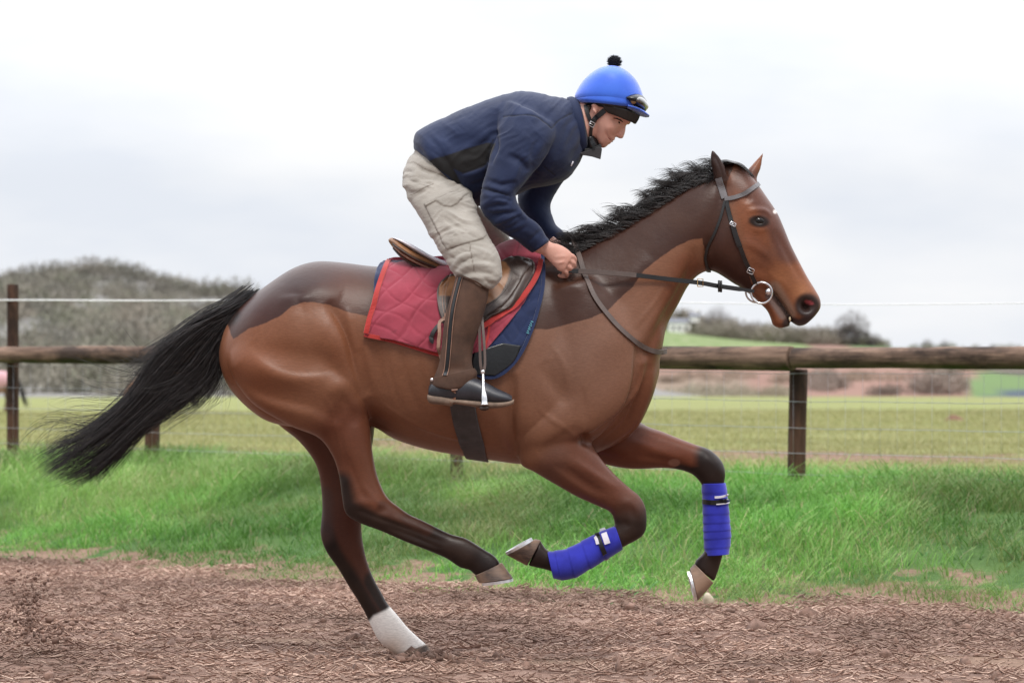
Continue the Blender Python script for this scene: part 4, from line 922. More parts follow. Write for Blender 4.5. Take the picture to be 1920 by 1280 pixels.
# ---- jacket
def jacketmat():
    n = NB('navy_softshell'); t = n.tex(scale=7, detail=4); w = n.tex(scale=420, detail=2); cr = n.tex(scale=20, detail=4, rough=.6)
    c = n.ramp(t.outputs[0], [(.3, S2L(20, 31, 60)), (.7, S2L(27, 40, 73))]); c = n.mix(n.attr('patch'), c, (.008, .0075, .008)); c = n.mix(n.attr('seam'), c, (.008, .01, .02))
    n.base(c); n.set(rough=.75, sheen=.12, spec=.3, sr=.5); b = n.bump(w.outputs[0], .2, .001); n.bump(cr.outputs[0], .3, .006, b); return n.m
M_jacket = jacketmat()
jk = fuse('jacket', [ring_loft(jt, 5, 40), ring_loft(ja_n, 5, 30), ring_loft(ja_f, 5, 30)], .0045, 6, M_jacket, rider, lambda px, co: np.maximum(np.exp(-(((px[:, 0]-985)**2+(px[:, 1]-225)**2)/60**2)), np.exp(-(((px[:, 0]-935)**2+(px[:, 1]-280)**2)/14**2))*.4), 26)
JS = [([(934, 205), (928, 240), (930, 275), (918, 310)], (5, 14), -.012), ([(960, 212), (985, 218), (1010, 222)], 16, .006),
 ([(905, 352), (930, 360), (958, 366)], (3, 6), -.006), ([(903, 362), (930, 372), (955, 378)], 6, .004), ([(912, 336), (940, 345), (970, 340)], (4, 7), -.007), ([(960, 378), (940, 372), (918, 372)], (4, 4), -.006), ([(965, 364), (990, 345), (1010, 322)], (5, 8), -.012), ([(950, 290), (975, 300), (992, 322)], (5, 10), -.008), ([(975, 300), (965, 330), (958, 352)], 6, .004),
 ([(905, 398), (930, 402), (955, 396)], 5, -.005), ([(915, 412), (940, 416), (968, 404)], 5, .004), ([(935, 430), (960, 425), (985, 408)], 4, -.004), ([(985, 455), (1000, 445), (1016, 430)], 4, -.003), ([(1000, 470), (1014, 462), (1027, 447)], 3, .003),
 ([(1090, 190), (1075, 230), (1060, 270), (1040, 300)], 12, -.006), ([(1085, 215), (1068, 250), (1052, 285)], 7, .005), ([(1100, 240), (1088, 275), (1070, 305)], 6, -.005), ([(1010, 250), (1000, 290), (998, 325)], 9, -.006), ([(1030, 270), (1010, 310), (990, 338)], 8, -.006),
 ([(800, 250), (830, 290), (860, 340), (880, 375)], (6, 12), -.006), ([(785, 262), (815, 300), (850, 345)], 10, .005), ([(783, 270), (800, 300), (812, 310)], 6, -.004), ([(820, 235), (840, 262), (870, 280)], 14, -.003), ([(880, 280), (900, 270), (920, 262)], 6, -.004), ([(850, 225), (880, 245), (915, 240)], 16, .003),
 ([(790, 290), (800, 300), (812, 300)], 5, .004), ([(866, 330), (890, 325), (915, 312)], 6, .004), ([(870, 345), (895, 345), (918, 335)], 6, -.004),
 ([(908, 392), (930, 384), (958, 384)], (3, 6), -.006), ([(918, 408), (945, 400), (974, 396)], (3, 6), -.006), ([(930, 422), (958, 412), (984, 402)], (3, 6), -.005), ([(972, 392), (978, 404), (988, 410)], 4, .004), ([(945, 440), (965, 436), (990, 424)], 4, -.003)]
sculpt(jk, [(s[0], s[1], s[2]*1.5)+tuple(s[3:]) for s in JS], sm_it=1)
def jk_attr():
    c = get_co(jk); px = PX(c); pan = sdpoly(px, [(795, 306), (818, 296), (833, 293), (875, 279), (912, 268), (930, 270), (918, 300), (906, 314), (868, 325), (850, 316), (866, 345), (884, 378), (880, 382), (862, 352), (840, 330), (815, 314)])
    front = sdpoly(px, [(880, 392), (892, 360), (912, 330), (912, 400)])
    cuff = dseg(px, [(1000, 478), (1034, 450)])[0]
    set_attr(jk, 'patch', (sstep(-1.2, 1.2, pan)*(c[:, 1] < -.05)))
    seams = [[(944, 220), (958, 218), (990, 216), (1008, 220), (1022, 230), (1034, 241)], [(1036, 240), (1048, 226), (1072, 213)], [(902, 353), (925, 358), (956, 368)], [(868, 326), (890, 318), (912, 308)], [(924, 262), (915, 300), (908, 330)], [(1020, 312), (1032, 322), (1040, 328)]]
    d = np.min([dseg(px, crom(np.array(s, float), 4) if len(s) > 2 else s)[0] for s in seams], 0)
    set_attr(jk, 'seam', (1-sstep(.6, 1.7, d))*(c[:, 1] < 0)*.85)
    n = get_no(jk); set_co(jk, c-n*((1-sstep(.5, 2.5, d))*.002*(c[:, 1] < 0))[:, None])
jk_attr(); JT = bvh(jk)
# collar
M_char = fabric('charcoal_lining', (.035, .033, .036), .7)
mesh_obj('collar', *ring_loft([(1063, 183, 1092, 292, 0, .082), (1072, 181, 1098, 290, 0, .084), (1082, 186, 1102, 282, 0, .080), (1087, 194, 1102, 274, 0, .074)], 5, 36), M_jacket, jk)
mesh_obj('collar_lining', *ring_loft([(1074, 184, 1098, 280, 0, .076), (1088, 196, 1104, 272, 0, .070)], 3, 36), M_char, jk)
def slab(name, poly, y0, y1, mat, parent, th=None):
    V = [P(x, y, y0) for x, y in poly]+[P(x, y, y1) for x, y in poly]; n = len(poly)
    Fc = [tuple(range(n)), tuple(range(n, 2*n))[::-1]]+[(i, n+i, n+(i+1) % n, (i+1) % n) for i in range(n)]
    o = mesh_obj(name, V, Fc, mat, parent, smooth=False)
    bm = bmesh.new(); bm.from_mesh(o.data); bmesh.ops.recalc_face_normals(bm, faces=bm.faces); bm.to_mesh(o.data); bm.free()
    b = o.modifiers.new('b', 'BEVEL'); b.width = .002; b.segments = 2; return o
slab('collar_flap', [(1086, 287), (1100, 283), (1124, 275), (1129, 279), (1126, 299), (1110, 294), (1092, 291)], -.055, .055, M_char, jk)
slab('collar_flap', [(1096, 279), (1112, 277), (1126, 270), (1129, 277), (1112, 283), (1096, 287)], -.05, .05, simple('dark_collar_edge', (.012, .012, .014), .6), jk)
p, nn = hit(JT, 1071, 306, .004); mesh_obj('zip_pull', *tube([p+Vector((.004, 0, .008)), p-Vector((.004, 0, .010))], .003, 6), M_white, jk)
for x, y in ((968, 174.5), (998, 177)):
    c = P(x, y, -.02); V, Fc = ico(c, .006, 2, (1.6, 3.2, .35)); mesh_obj('back_print', V, Fc, M_white, jk)
# ---- trousers
def trmat():
    n = NB('stone_cotton'); t = n.tex(scale=8, detail=5); w = n.tex(scale=500, detail=2); cr = n.tex(scale=1, detail=5, rough=.6, map_scale=(22, 22, 34))
    c = n.ramp(t.outputs[0], [(.3, S2L(132, 126, 118)), (.7, S2L(162, 156, 148))]); c = n.mix(n.attr('seam'), c, S2L(96, 86, 76)); n.base(c); n.set(rough=.85, sheen=.2, spec=.25)
    b = n.bump(w.outputs[0], .2, .001); n.bump(cr.outputs[0], .45, .009, b); return n.m
M_tr = trmat()
trs = fuse('trousers', [ring_loft(tr_p, 5, 36), ring_loft(tr_n, 5, 32), ring_loft(tr_f, 5, 32)], .0045, 5, M_tr, rider, lambda px, co: np.exp(-(((px[:, 0]-830)**2+(px[:, 1]-360)**2)/50**2)), 25)
def trs_detail():
    pocket = [(797, 384), (812, 378), (840, 366), (877, 362), (912, 440), (905, 448), (842, 466), (833, 456), (800, 392)]
    c = get_co(trs).astype(float); n = get_no(trs); px = PX(c); f = np.clip(-n[:, 1]*1.6, 0, 1)*(c[:, 1] < 0)
    sd = sdpoly(px, pocket); fl = sdpoly(px, [(795, 383), (820, 371), (850, 362), (876, 364), (866, 372), (856, 384), (845, 390), (832, 388), (818, 378), (800, 388)])
    d = .0045*sstep(-1, 2, sd)+.004*sstep(-1, 1.5, fl)
    set_co(trs, c+n*(d*f)[:, None])
    st = [([(770, 305), (800, 320), (835, 330), (850, 345)], (3, 6), -.007), ([(765, 312), (790, 330), (820, 338)], 6, .004), ([(760, 330), (785, 348), (810, 352)], 5, -.005), ([(768, 352), (790, 352), (815, 345)], 6, .004), ([(785, 300), (790, 330), (785, 345)], 5, -.004), ([(815, 330), (845, 345), (872, 352)], 5, -.005), ([(800, 340), (830, 352), (860, 358)], 5, .004),
          ([(770, 372), (790, 362), (806, 352)], 3, -.004), ([(900, 452), (880, 440), (868, 436)], 4, -.004), ([(850, 512), (862, 496), (880, 485), (900, 480)], 4, -.006), ([(856, 516), (875, 500), (900, 497), (925, 500)], 4, .006), ([(862, 520), (885, 510), (915, 512), (932, 520)], 4, -.007), ([(846, 490), (860, 478), (885, 470)], 5, -.005), ([(850, 498), (868, 484), (892, 476)], 4, .004),
          ([(885, 455), (905, 462), (925, 468)], 4, -.005), ([(890, 466), (912, 474), (930, 482)], 4, .004), ([(892, 486), (915, 488), (932, 494)], 4, -.005), ([(838, 480), (852, 464), (866, 458)], 4, -.004), ([(905, 522), (918, 530), (930, 534)], 3, -.006), ([(870, 524), (890, 520), (910, 526)], 3, .005), ([(815, 420), (835, 412), (860, 415)], 9, -.003), ([(830, 400), (860, 405), (890, 400)], 8, .003), ([(822, 450), (835, 440), (838, 425)], 7, -.003)]
    sculpt(trs, st)
    px = PX(get_co(trs)); sm = np.minimum.reduce([np.abs(sd), np.abs(fl), dseg(px, crom(np.array([(880, 456), (884, 480), (890, 510)], float), 3))[0], dseg(px, [(762, 306), (776, 304), (800, 318), (832, 330), (852, 338)])[0], dseg(px, [(767, 368), (790, 356), (812, 346)])[0]])
    set_attr(trs, 'seam', (1-sstep(.4, 1.5, sm))*f*.75)
trs_detail()
def crumple(o, amp, f1, f2, ang, wfn=None, seed=0):
    c = get_co(o).astype(float); n = get_no(o); px = PX(c); ca, sa = math.cos(rad(ang)), math.sin(rad(ang)); u = px[:, 0]*ca+px[:, 1]*sa; v = -px[:, 0]*sa+px[:, 1]*ca
    u = u+9*(fbm(px[:, 0], px[:, 1], .03, 2, seed+5)-.5); v = v+26*(fbm(px[:, 0], px[:, 1], .022, 2, seed+6)-.5)
    r = 1-np.abs(fbm(u, v*f2/f1, f1, 3, seed)*2-1)*2.2; w = wfn(px, c) if wfn is not None else 1; m = fbm(px[:, 0], px[:, 1], .018, 2, seed+9)
    set_co(o, c+n*(amp*r*w*sstep(.3, .6, m)*np.where(c[:, 1] < .05, 1, .6))[:, None])
crumple(trs, .0068, .013, .055, 22, None, 3); crumple(trs, .0045, .02, .08, -28, None, 8)
crumple(jk, .0038, .010, .045, 35, lambda px, c: .35+.9*np.exp(-((px[:, 0]-935)**2+(px[:, 1]-375)**2)/55**2)+.8*np.exp(-((px[:, 0]-830)**2+(px[:, 1]-300)**2)/60**2), 12); crumple(jk, .0032, .012, .05, -40, None, 15)
TT = bvh(trs)
# ---- half chaps and boots
M_suede = leather('brown_suede', (.068, .034, .021), .85, .4, .35); M_boot = leather('dark_boot_leather', (.022, .023, .03), .4, .4, .5); M_sole = leather('worn_boot_sole', (.16, .11, .08), .8, .5, .6)
M_brownst = leather('mid_brown_strap', (.15, .06, .03), .5)
def leg_gear(s):
    sy = lambda st: [(a, b, c, d, y if s < 0 else -y, w) for a, b, c, d, y, w in st]
    ch = mesh_obj('half_chap', *ring_loft(sy(bt_n), 6, 36), M_suede, rider)
    if s < 0:
        sculpt(ch, [([(830, 700), (850, 690), (880, 695)], 6, -.006), ([(835, 710), (860, 704), (885, 700)], 5, .004), ([(880, 620), (876, 650), (884, 680)], 8, -.005)])
    CT = bvh(ch)
    foot = [(804, 724, 803, 746, -.372, .026), (812, 714, 812, 752, -.372, .034), (830, 708, 832, 755, -.372, .037), (855, 706, 858, 756, -.374, .038), (880, 706, 882, 758, -.376, .042), (905, 714, 905, 760, -.378, .047), (930, 727, 930, 761, -.378, .048), (950, 736, 950, 759, -.376, .044), (960, 742, 960, 756, -.374, .032)]
    bo = mesh_obj('boot', *ring_loft(sy(foot), 5, 30), M_boot, rider)
    so = [(802, 739, 801, 748, -.372, .034, 3), (808, 740, 807, 756, -.372, .039, 3), (830, 743, 830, 759, -.372, .041, 3), (847, 746, 847, 761, -.373, .042, 3), (852, 748, 852, 757, -.374, .043, 3), (880, 750, 880, 761, -.376, .047, 3), (905, 752, 905, 765, -.378, .052, 3), (935, 753, 935, 765, -.378, .052, 3), (954, 751, 954, 761, -.376, .044, 3), (964, 748, 963, 757, -.374, .032, 3)]
    sl = mesh_obj('sole', *ring_loft([(a, b, c, d, y if s < 0 else -y, w, e, 0) for a, b, c, d, y, w, e in so], 5, 36), M_sole, bo)
    # lower cuff of the chap over the instep
    cu = mesh_obj('chap_cuff', *ring_loft(sy([(807, 709, 890, 690, -.371, .049), (806, 716, 895, 702, -.372, .050), (807, 724, 884, 724, -.372, .051), (818, 727, 868, 731, -.372, .050), (840, 730, 856, 732, -.372, .048)]), 4, 32), M_suede, ch)
    if s < 0:
        BTs = [CT, bvh(cu), bvh(bo)]
        zp = [(864, 519), (858, 540), (850, 575), (845, 612), (842, 650), (838, 690), (834, 704)]
        strap('zip', zp, .013, .002, M_black_pat, ch, BTs, .0012); 
        for dx in (-4.2, 4.2): strap('zip_stitching', [(x+dx, y) for x, y in zp], .0018, .0014, M_pale, ch, BTs, .002)
        strap('instep_strap', [(852, 729), (849, 742), (848, 757)], .023, .003, M_brownst, bo, BTs+[bvh(sl)], .003)
        p, nn = hit(BTs, 811, 712, .003); V, Fc = ico(p, .0062, 2, (1, .4, 1)); mesh_obj('stud', V, Fc, M_steel, ch)
        strap('top_edge', [(858, 517), (880, 522), (900, 532), (914, 544)], .006, .0025, M_suede, ch, [CT, TT], .003)
    return bo
leg_gear(-1); leg_gear(1)
# ---- stirrups belong to the saddle
def stirrup(s):
    Y = lambda y: y if s < 0 else -y
    W = [P(*q) for q in crom(np.array([(898, 585, Y(-.34)), (899, 610, Y(-.37)), (900, 650, Y(-.39)), (901, 680, Y(-.398)), (904, 697, Y(-.40))], float), 5)]
    ribbon('stirrup_leather', W, [Vector((-.3, s, 0))]*len(W), .010, .003, M_greystrap, sad)
    W2 = [P(*q) for q in crom(np.array([(903, 590, Y(-.34)), (905, 612, Y(-.365)), (908, 650, Y(-.385)), (909, 682, Y(-.393)), (906, 697, Y(-.40))], float), 5)]
    ribbon('stirrup_leather', W2, [Vector((.3, s, 0))]*len(W2), .010, .003, M_greystrap, sad)
    pts = []; rr = []
    top = P(905, 697, Y(-.395))
    outer = [P(905.5, 700, Y(-.396)), P(906, 712, Y(-.412)), P(906.5, 730, Y(-.428)), P(908, 745, Y(-.436)), P(908.5, 759, Y(-.438))]
    inner = [P(905.5, 700, Y(-.394)), P(906, 712, Y(-.372)), P(906.5, 730, Y(-.345)), P(908, 745, Y(-.328)), P(908.5, 759, Y(-.322))]
    A = tube([Vector(v) for v in crom(np.array(outer), 4)], list(np.interp(np.linspace(0, 1, 17), [0, .45, .7, .9, 1], [.0045, .0055, .011, .0115, .017])), 14, up=Vector((0, 1, 0)))
    B = tube([Vector(v) for v in crom(np.array(inner), 4)], list(np.interp(np.linspace(0, 1, 17), [0, .45, .7, .9, 1], [.0045, .0055, .011, .0115, .017])), 14, up=Vector((0, 1, 0)))
    st = mesh_obj('stirrup_iron', *merge([A, B, ico(top, .009, 2, (1, 1.2, 1.2))]), M_ir, sad)
    c = P(908, 765, Y(-.38)); V, Fc = tube([c+Vector((0, -.066, 0)), c+Vector((0, .066, 0))], .0175, 16, flat=.5, up=Vector((0, 0, 1))); mesh_obj('stirrup_tread', V, Fc, M_brown, sad)
M_ir = simple('bright_stirrup_steel', (.85, .85, .87), .18, .05, 20, .02, metal=.9)
stirrup(-1); stirrup(1)
# ---- helmet
def silkmat():
    n = NB('royal_blue_helmet_silk'); t = n.tex(scale=10, detail=3); n.base(n.ramp(t.outputs[0], [(.35, S2L(42, 92, 208)), (.65, S2L(52, 106, 222))])); n.set(rough=.5, sheen=.5, spec=.4)
    w = n.tex(scale=500, detail=2); b = n.bump(w.outputs[0], .15, .001); t3 = n.tex(scale=18, detail=3); n.bump(t3.outputs[0], .2, .004, b); return n.m
M_silk = silkmat()
hs = [(1078, 185, 1207, 196, 0, .106), (1078, 178, 1207, 186, 0, .109), (1083, 167, 1203, 172, 0, .107), (1093, 152, 1196, 156, 0, .100), (1104, 141, 1186, 143, 0, .088), (1118, 131, 1174, 133, 0, .066), (1132, 125.5, 1163, 127, 0, .040), (1143, 123.8, 1152, 124.2, 0, .014)]
helm = mesh_obj('helmet', *ring_loft(hs, 5, 48), M_silk, rider)
mesh_obj('helmet_rim', *ring_loft([(1080, 181, 1205, 192, 0, .107), (1079, 188, 1203, 204, 0, .108), (1086, 194, 1190, 207, 0, .102)], 4, 48), M_silk, helm)
mesh_obj('helmet_harness', *ring_loft([(1085, 188, 1200, 200, 0, .101), (1092, 198, 1196, 210, 0, .094), (1100, 201, 1190, 214, 0, .084)], 4, 40), M_black_pat, helm)
HT = bvh(helm)
# peak: curved visor running forward
mesh_obj('helmet_peak', *ring_loft([(1176, 198, 1174, 209, 0, .100), (1190, 201, 1189, 213, 0, .094), (1202, 206, 1202, 217, 0, .078), (1211, 212, 1211, 219.5, 0, .056), (1217, 216.5, 1217, 219.5, 0, .03)], 4, 40), M_silk, helm)
# black leather underside flap from ear to brow
for s in (-1, 1):
    rows = [[(1128, 196), (1150, 200), (1180, 207), (1200, 216)], [(1134, 206), (1152, 210), (1178, 218), (1197, 224)], [(1141, 212), (1155, 217), (1176, 226), (1192, 232)]]
    G = rows_grid(rows, 24, 8); w_ = [[.088, .090, .080, .050], [.084, .084, .074, .046], [.078, .078, .068, .042]]
    yv = np.array([np.interp(np.linspace(0, 1, 24), np.linspace(0, 1, 4), r) for r in w_]); yv = np.array([[np.interp(i/7*2, [0, 1, 2], yv[:, j]) for j in range(24)] for i in range(8)])
    V = [P(G[i, j, 0], G[i, j, 1], s*yv[i, j]) for i in range(8) for j in range(24)]; Fc = [(i*24+j, i*24+j+1, (i+1)*24+j+1, (i+1)*24+j) for i in range(7) for j in range(23)]
    o = mesh_obj('brow_flap', V, Fc, M_strap, helm); md = o.modifiers.new('s', 'SOLIDIFY'); md.thickness = .004; md.offset = 0
V_, F_ = ring_loft([(1178, 212, 1170, 206, 0, .07), (1192, 224, 1182, 214, 0, .052), (1192, 232, 1184, 226, 0, .045)], 4, 24); mesh_obj('brow_flap', V_, F_, M_strap, helm)
# straps: two meeting at a buckle, then under the chin
def yside(x): return -.084
for s in (-1, 1):
    def face(x, y, o=.003):
        p, nn = hit([PBT], x, y, o, -.06); return Vector((p.x, p.y*(1 if s < 0 else -1), p.z)), Vector((nn.x, nn.y*(1 if s < 0 else -1), nn.z))
    for poly, w in (([(1098, 198), (1101, 212), (1106, 226), (1109, 234)], .015), ([(1134, 207), (1124, 216), (1114, 225), (1109, 235)], .020), ([(1109, 235), (1107, 248), (1108, 262), (1114, 276)], .013)):
        pl = crom(np.array(poly, float), 4); A = [face(*q) for q in pl]
        ribbon('chin_strap', [a for a, b in A], [b for a, b in A], w, .003, M_black_pat, helm)
mesh_obj('chin_strap', *ring_loft([(1094, 262, 1116, 256, 0, .05), (1096, 276, 1122, 268, 0, .048), (1100, 292, 1126, 279, 0, .04)], 4, 24), M_black_pat, helm)
mesh_obj('chin_strap', *ring_loft([(1106, 262, 1112, 275, 0, .05), (1114, 268, 1118, 281, 0, .045), (1124, 276, 1124, 281, 0, .03)], 4, 24), M_black_pat, helm)
buckle(1109, 233, .020, .017, -30, helm, [PBT], .009)
V, Fc = ico(hit([HT], 1142, 201, .0)[0]+Vector((0, .004, 0)), .0035, 2); mesh_obj('stud', V, Fc, M_steel, helm)
# goggles
strap('goggle_strap', [(1080, 179), (1100, 179.5), (1125, 183), (1150, 186.5), (1175, 189)], .010, .002, M_black_pat, helm, [HT], .002, mirror=True)
strap('strap_loop', [(1127, 179), (1130, 183), (1132, 188)], .006, .004, M_steel, helm, [HT], .004)
gog = mesh_obj('goggles', *ring_loft([(1171, 184, 1174, 194, 0, .103), (1180, 178, 1182, 203, 0, .108), (1192, 176, 1194, 209, 0, .102), (1204, 180, 1206, 212, 0, .078), (1211, 188, 1212, 207, 0, .045), (1214, 195, 1214, 203, 0, .02)], 4, 40), M_black_pat, helm)
GT = bvh(gog)
M_lens = NB('smoked_lens'); M_lens.base((.05, .045, .045)); M_lens.set(rough=.05, spec=1, coat=1); M_lens = M_lens.m
mesh_obj('lens', *ring_loft([(1186, 182, 1187, 204, 0, .100), (1195, 180, 1197, 208, 0, .1045), (1205, 183, 1207, 210, 0, .082), (1212, 191, 1213, 206, 0, .046), (1215.5, 197, 1215.5, 203, 0, .02)], 4, 40), M_lens, gog)
gp, gn = hit([GT], 1187.5, 191, .002); V, Fc = ico(gp, .011, 3, (1, .35, 1)); mesh_obj('goggle_vent', V, Fc, simple('bronze_vent', (.2, .12, .06), .35, .2, metal=.7), gog)
pts = [hit([GT, HT], 1190+14.5*math.cos(a), 191+14.5*math.sin(a)*.95, .002)[0] for a in np.linspace(0, 2*math.pi, 30)[:-1]]
# pompom: dense yarn
def pompom():
    c = P(1152, 116, 0); paths = []; rr = []
    for i in range(900):
        d = rng.normal(0, 1, 3); d /= np.linalg.norm(d); e = np.array(c)+d*rng.uniform(.024, .030)*[1.05, 1, .92]; paths.append(np.array([np.array(c)+(e-np.array(c))*t+rng.normal(0, .0012, 3)*t for t in (0, .4, .7, 1)])); rr.append(.0017)
    o = strands('pompom', paths, rr, simple('navy_wool', (.008, .009, .016), .95, .3), helm)
    V, Fc = ico(c, .022, 3); mesh_obj('pompom_core', V, Fc, MATS_navy, o)
MATS_navy = simple('navy_wool_core', (.006, .007, .012), .95, .3)
pompom()
# ================================================================ SETTING
FL1 = np.array([2.976, 5.5]); FU = np.array([.769, -.640]); FN = np.array([.640, .769])
def sq(x, y):
    dx = x-FL1[0]; dy = y-FL1[1]; return dx*FN[0]+dy*FN[1], dx*FU[0]+dy*FU[1]
def edge_s(q): return np.interp(q, [-12, -5.5, -3.8, -1.8, .5, 1.6, 8], [-3.7, -3.75, -3.85, -4.2, -3.75, -3.15, -2.9])
def gz(x, y, rough=True):
    x = np.asarray(x, float); y = np.asarray(y, float); s, q = sq(x, y); e = edge_s(q); d = y+D0
    hf = .40+.004*np.clip(-q, -4, 14)
    t = sstep(0, 1, (s-e-.05)/(-e-.3)); z = hf*t
    far = np.clip((s-1)/125, 0, 1); z = np.where(s > 1, hf+(.86-.42)*far, z)
    z = np.where(s > 126, .86-(s-126)*.02, z)
    if rough:
        z = z+(fbm(x, y, .9, 3, 5)-.5)*.10*sstep(.1, 1.2, s-e)*(1-sstep(20, 60, s))
        z = z+(fbm(x, y, 1.4, 3, 2)-.5)*.03
    return z
def grid_mesh(name, xs, ys, zf, mat, keep=None):
    X, Y = np.meshgrid(xs, ys); Z = zf(X, Y); V = np.stack([X, Y, Z], -1).reshape(-1, 3); nx = len(xs); ny = len(ys)
    i = np.arange(ny-1)[:, None]*nx+np.arange(nx-1)[None, :]; Q = np.stack([i, i+1, i+nx+1, i+nx], -1).reshape(-1, 4)
    if keep is not None:
        k = keep(X, Y).reshape(-1)[Q].all(1); Q = Q[k]; used = np.unique(Q); mp = -np.ones(len(V), int); mp[used] = np.arange(len(used)); V = V[used]; Q = mp[Q]
    return np_obj(name, V, Q, mat, None, True)
def ground_mat():
    n = NB('meadow_ground'); big = n.tex(scale=.35, detail=5, rough=.6); mid = n.tex(scale=3.0, detail=5, rough=.65); fine = n.tex(scale=22, detail=5, rough=.7)
    g = n.ramp(mid.outputs[0], [(.3, (.05, .105, .03)), (.7, (.10, .165, .05))])
    fld = n.ramp(fine.outputs[0], [(.3, (.165, .178, .066)), (.7, (.262, .262, .116))])
    fld = n.mix(n.rng(big.outputs[0], .45, .65, 0, .5), fld, (.22, .27, .07))
    st = n.tex(scale=1, detail=5, rough=.65, map_scale=(.18, .9, 1)); fld = n.mix(n.rng(st.outputs[0], .60, .72, 0, .45), fld, (.30, .19, .10))
    soil = n.ramp(fine.outputs[0], [(.3, (.13, .08, .058)), (.7, (.30, .20, .145))])
    f = n.mix(n.attr('field'), g, fld); sm = n.math('ADD', n.attr('soil'), n.rng(mid.outputs[0], .3, .7, -.45, .45)); f = n.mix(n.rng(sm, .42, .62), f, soil)
    n.base(f); n.set(rough=.95, spec=.15); n.bump(fine.outputs[0], .8, .03); return n.m
xs = np.unique(np.concatenate([np.linspace(-7, 7, 240), np.linspace(-40, 40, 90), np.linspace(-600, 600, 80)])); ys = np.unique(np.concatenate([np.linspace(-14, -2, 30), np.linspace(-2, 14, 260), np.linspace(14, 60, 90), np.linspace(60, 300, 60), np.linspace(300, 1500, 30)]))
gnd = grid_mesh('ground', xs, ys, gz, ground_mat()); tag(gnd, kind='structure')
_c = get_co(gnd); _s, _q = sq(_c[:, 0], _c[:, 1]); set_attr(gnd, 'field', sstep(-.1, .9, _s))
_px = PX(np.where(_c[:, 1:2] > -5, _c, [[0, 0, 0]]))
soil = np.maximum((1-sstep(.2, 1.7, _s-edge_s(_q)+(fbm(_c[:, 0], _c[:, 1], 1.6, 4, 21)-.5)*1.1))*.95, np.exp(-((_s-6.3-(fbm(_c[:, 0], _c[:, 1], .3, 2, 3)-.5)*3)/1.5)**2)*.90*(_c[:, 0] > -1.5)); soil = np.maximum(soil, np.exp(-((_s-4)/2.)**2)*.40*(_c[:, 0] <= -1.5)); set_attr(gnd, 'soil', soil)
# ---- the gallop track: chopped wood fibre
def track_mat():
    n = NB('wood_fibre_track'); a = n.tex(scale=1, detail=6, rough=.7, map_scale=(9, 26, 26)); b = n.tex(scale=1.5, detail=5, rough=.6); c = n.tex(scale=1, detail=4, rough=.7, map_scale=(38, 120, 120))
    k = n.ramp(a.outputs[0], [(.28, (.16, .095, .072)), (.5, (.38, .245, .195)), (.74, (.56, .40, .33))]); k = n.mix(n.rng(b.outputs[0], .42, .62, 0, .75), k, (.20, .125, .10)); k = n.mix(n.rng(c.outputs[0], .58, .72, 0, .5), k, (.55, .43, .36))
    n.base(k); n.set(rough=.95, spec=.15); n.bump(n.math('ADD', a.outputs[0], c.outputs[0]), .9, .03); return n.m
def tz(x, y):
    r = (fbm(x*.45, y, 5, 4, 7)-.5)*.055+(fbm(x*.6, y, 1.3, 2, 11)-.5)*.07
    s, q = sq(x, y); return gz(x, y)+.012+r*(1-sstep(-.3, .2, s-edge_s(q)))
def track_keep(x, y):
    s, q = sq(x, y); w = (fbm(x, y, 1.6, 4, 21)-.5)*1.1; return s-edge_s(q)+w < .12
trk = grid_mesh('track', np.linspace(-9, 9, 620), np.concatenate([np.linspace(-9.5, -2, 60), np.linspace(-1.98, 9, 560)]), tz, track_mat(), track_keep); tag(trk, kind='structure')
def chips():
    N = 130000; x = rng.uniform(-4.2, 4.2, N); y = -1.6+rng.random(N)**.8*8.5; s, q = sq(x, y); w = (fbm(x, y, 1.6, 4, 21)-.5)*1.1; k = (s-edge_s(q)+w < .35) & (np.abs(x) < (y+D0)*.26); x = x[k]; y = y[k]; N = len(x)
    z = tz(x, y); L_ = rng.gamma(2.0, .0055, N)+.004; W = rng.uniform(.0014, .005, N); a = rng.normal(0, .2, N); til = rng.normal(0, .28, N); rl = rng.uniform(-1, 1, N)
    d = np.stack([np.cos(a)*np.cos(til), np.sin(a)*np.cos(til), np.sin(til)], 1); sd = np.stack([-np.sin(a), np.cos(a), 0*a], 1); up = np.cross(d, sd); sd2 = sd*np.cos(rl)[:, None]+up*np.sin(rl)[:, None]; up2 = np.cross(d, sd2)
    c = np.stack([x, y, z+.004+np.abs(np.sin(til))*L_*.8], 1); V = np.zeros((N, 6, 3)); hl = d*L_[:, None]; hw = sd2*W[:, None]; hu = up2*(W*.5)[:, None]
    V[:, 0] = c-hl-hw*.6; V[:, 1] = c-hl+hw; V[:, 2] = c+hl+hw*.6; V[:, 3] = c+hl-hw; V[:, 4] = c-hl*.8+hu*2; V[:, 5] = c+hl*.8+hu*2
    b = np.arange(N)[:, None]*6; Q = np.concatenate([b+[0, 3, 5, 4], b+[1, 4, 5, 2], b+[0, 1, 2, 3]]); 
    n = NB('wood_chip'); n.base(n.attr('tint', 'Color')); n.set(rough=.9, spec=.2)
    o = np_obj('wood_chips', V.reshape(-1, 3), Q, n.m); tag(o, kind='stuff', label='shredded brown wood fibre scattered over the gallop track', cat='wood chips')
    t = rng.random(N)**1.6; big = fbm(x, y, 1.2, 3, 4)[:, None]; col = np.array([.27, .165, .128])*(1-t[:, None])+np.array([.58, .42, .34])*t[:, None]; col = col*(.42+1.15*big); set_attr(o, 'tint', np.repeat(col, 6, 0), 'FLOAT_COLOR')
chips()
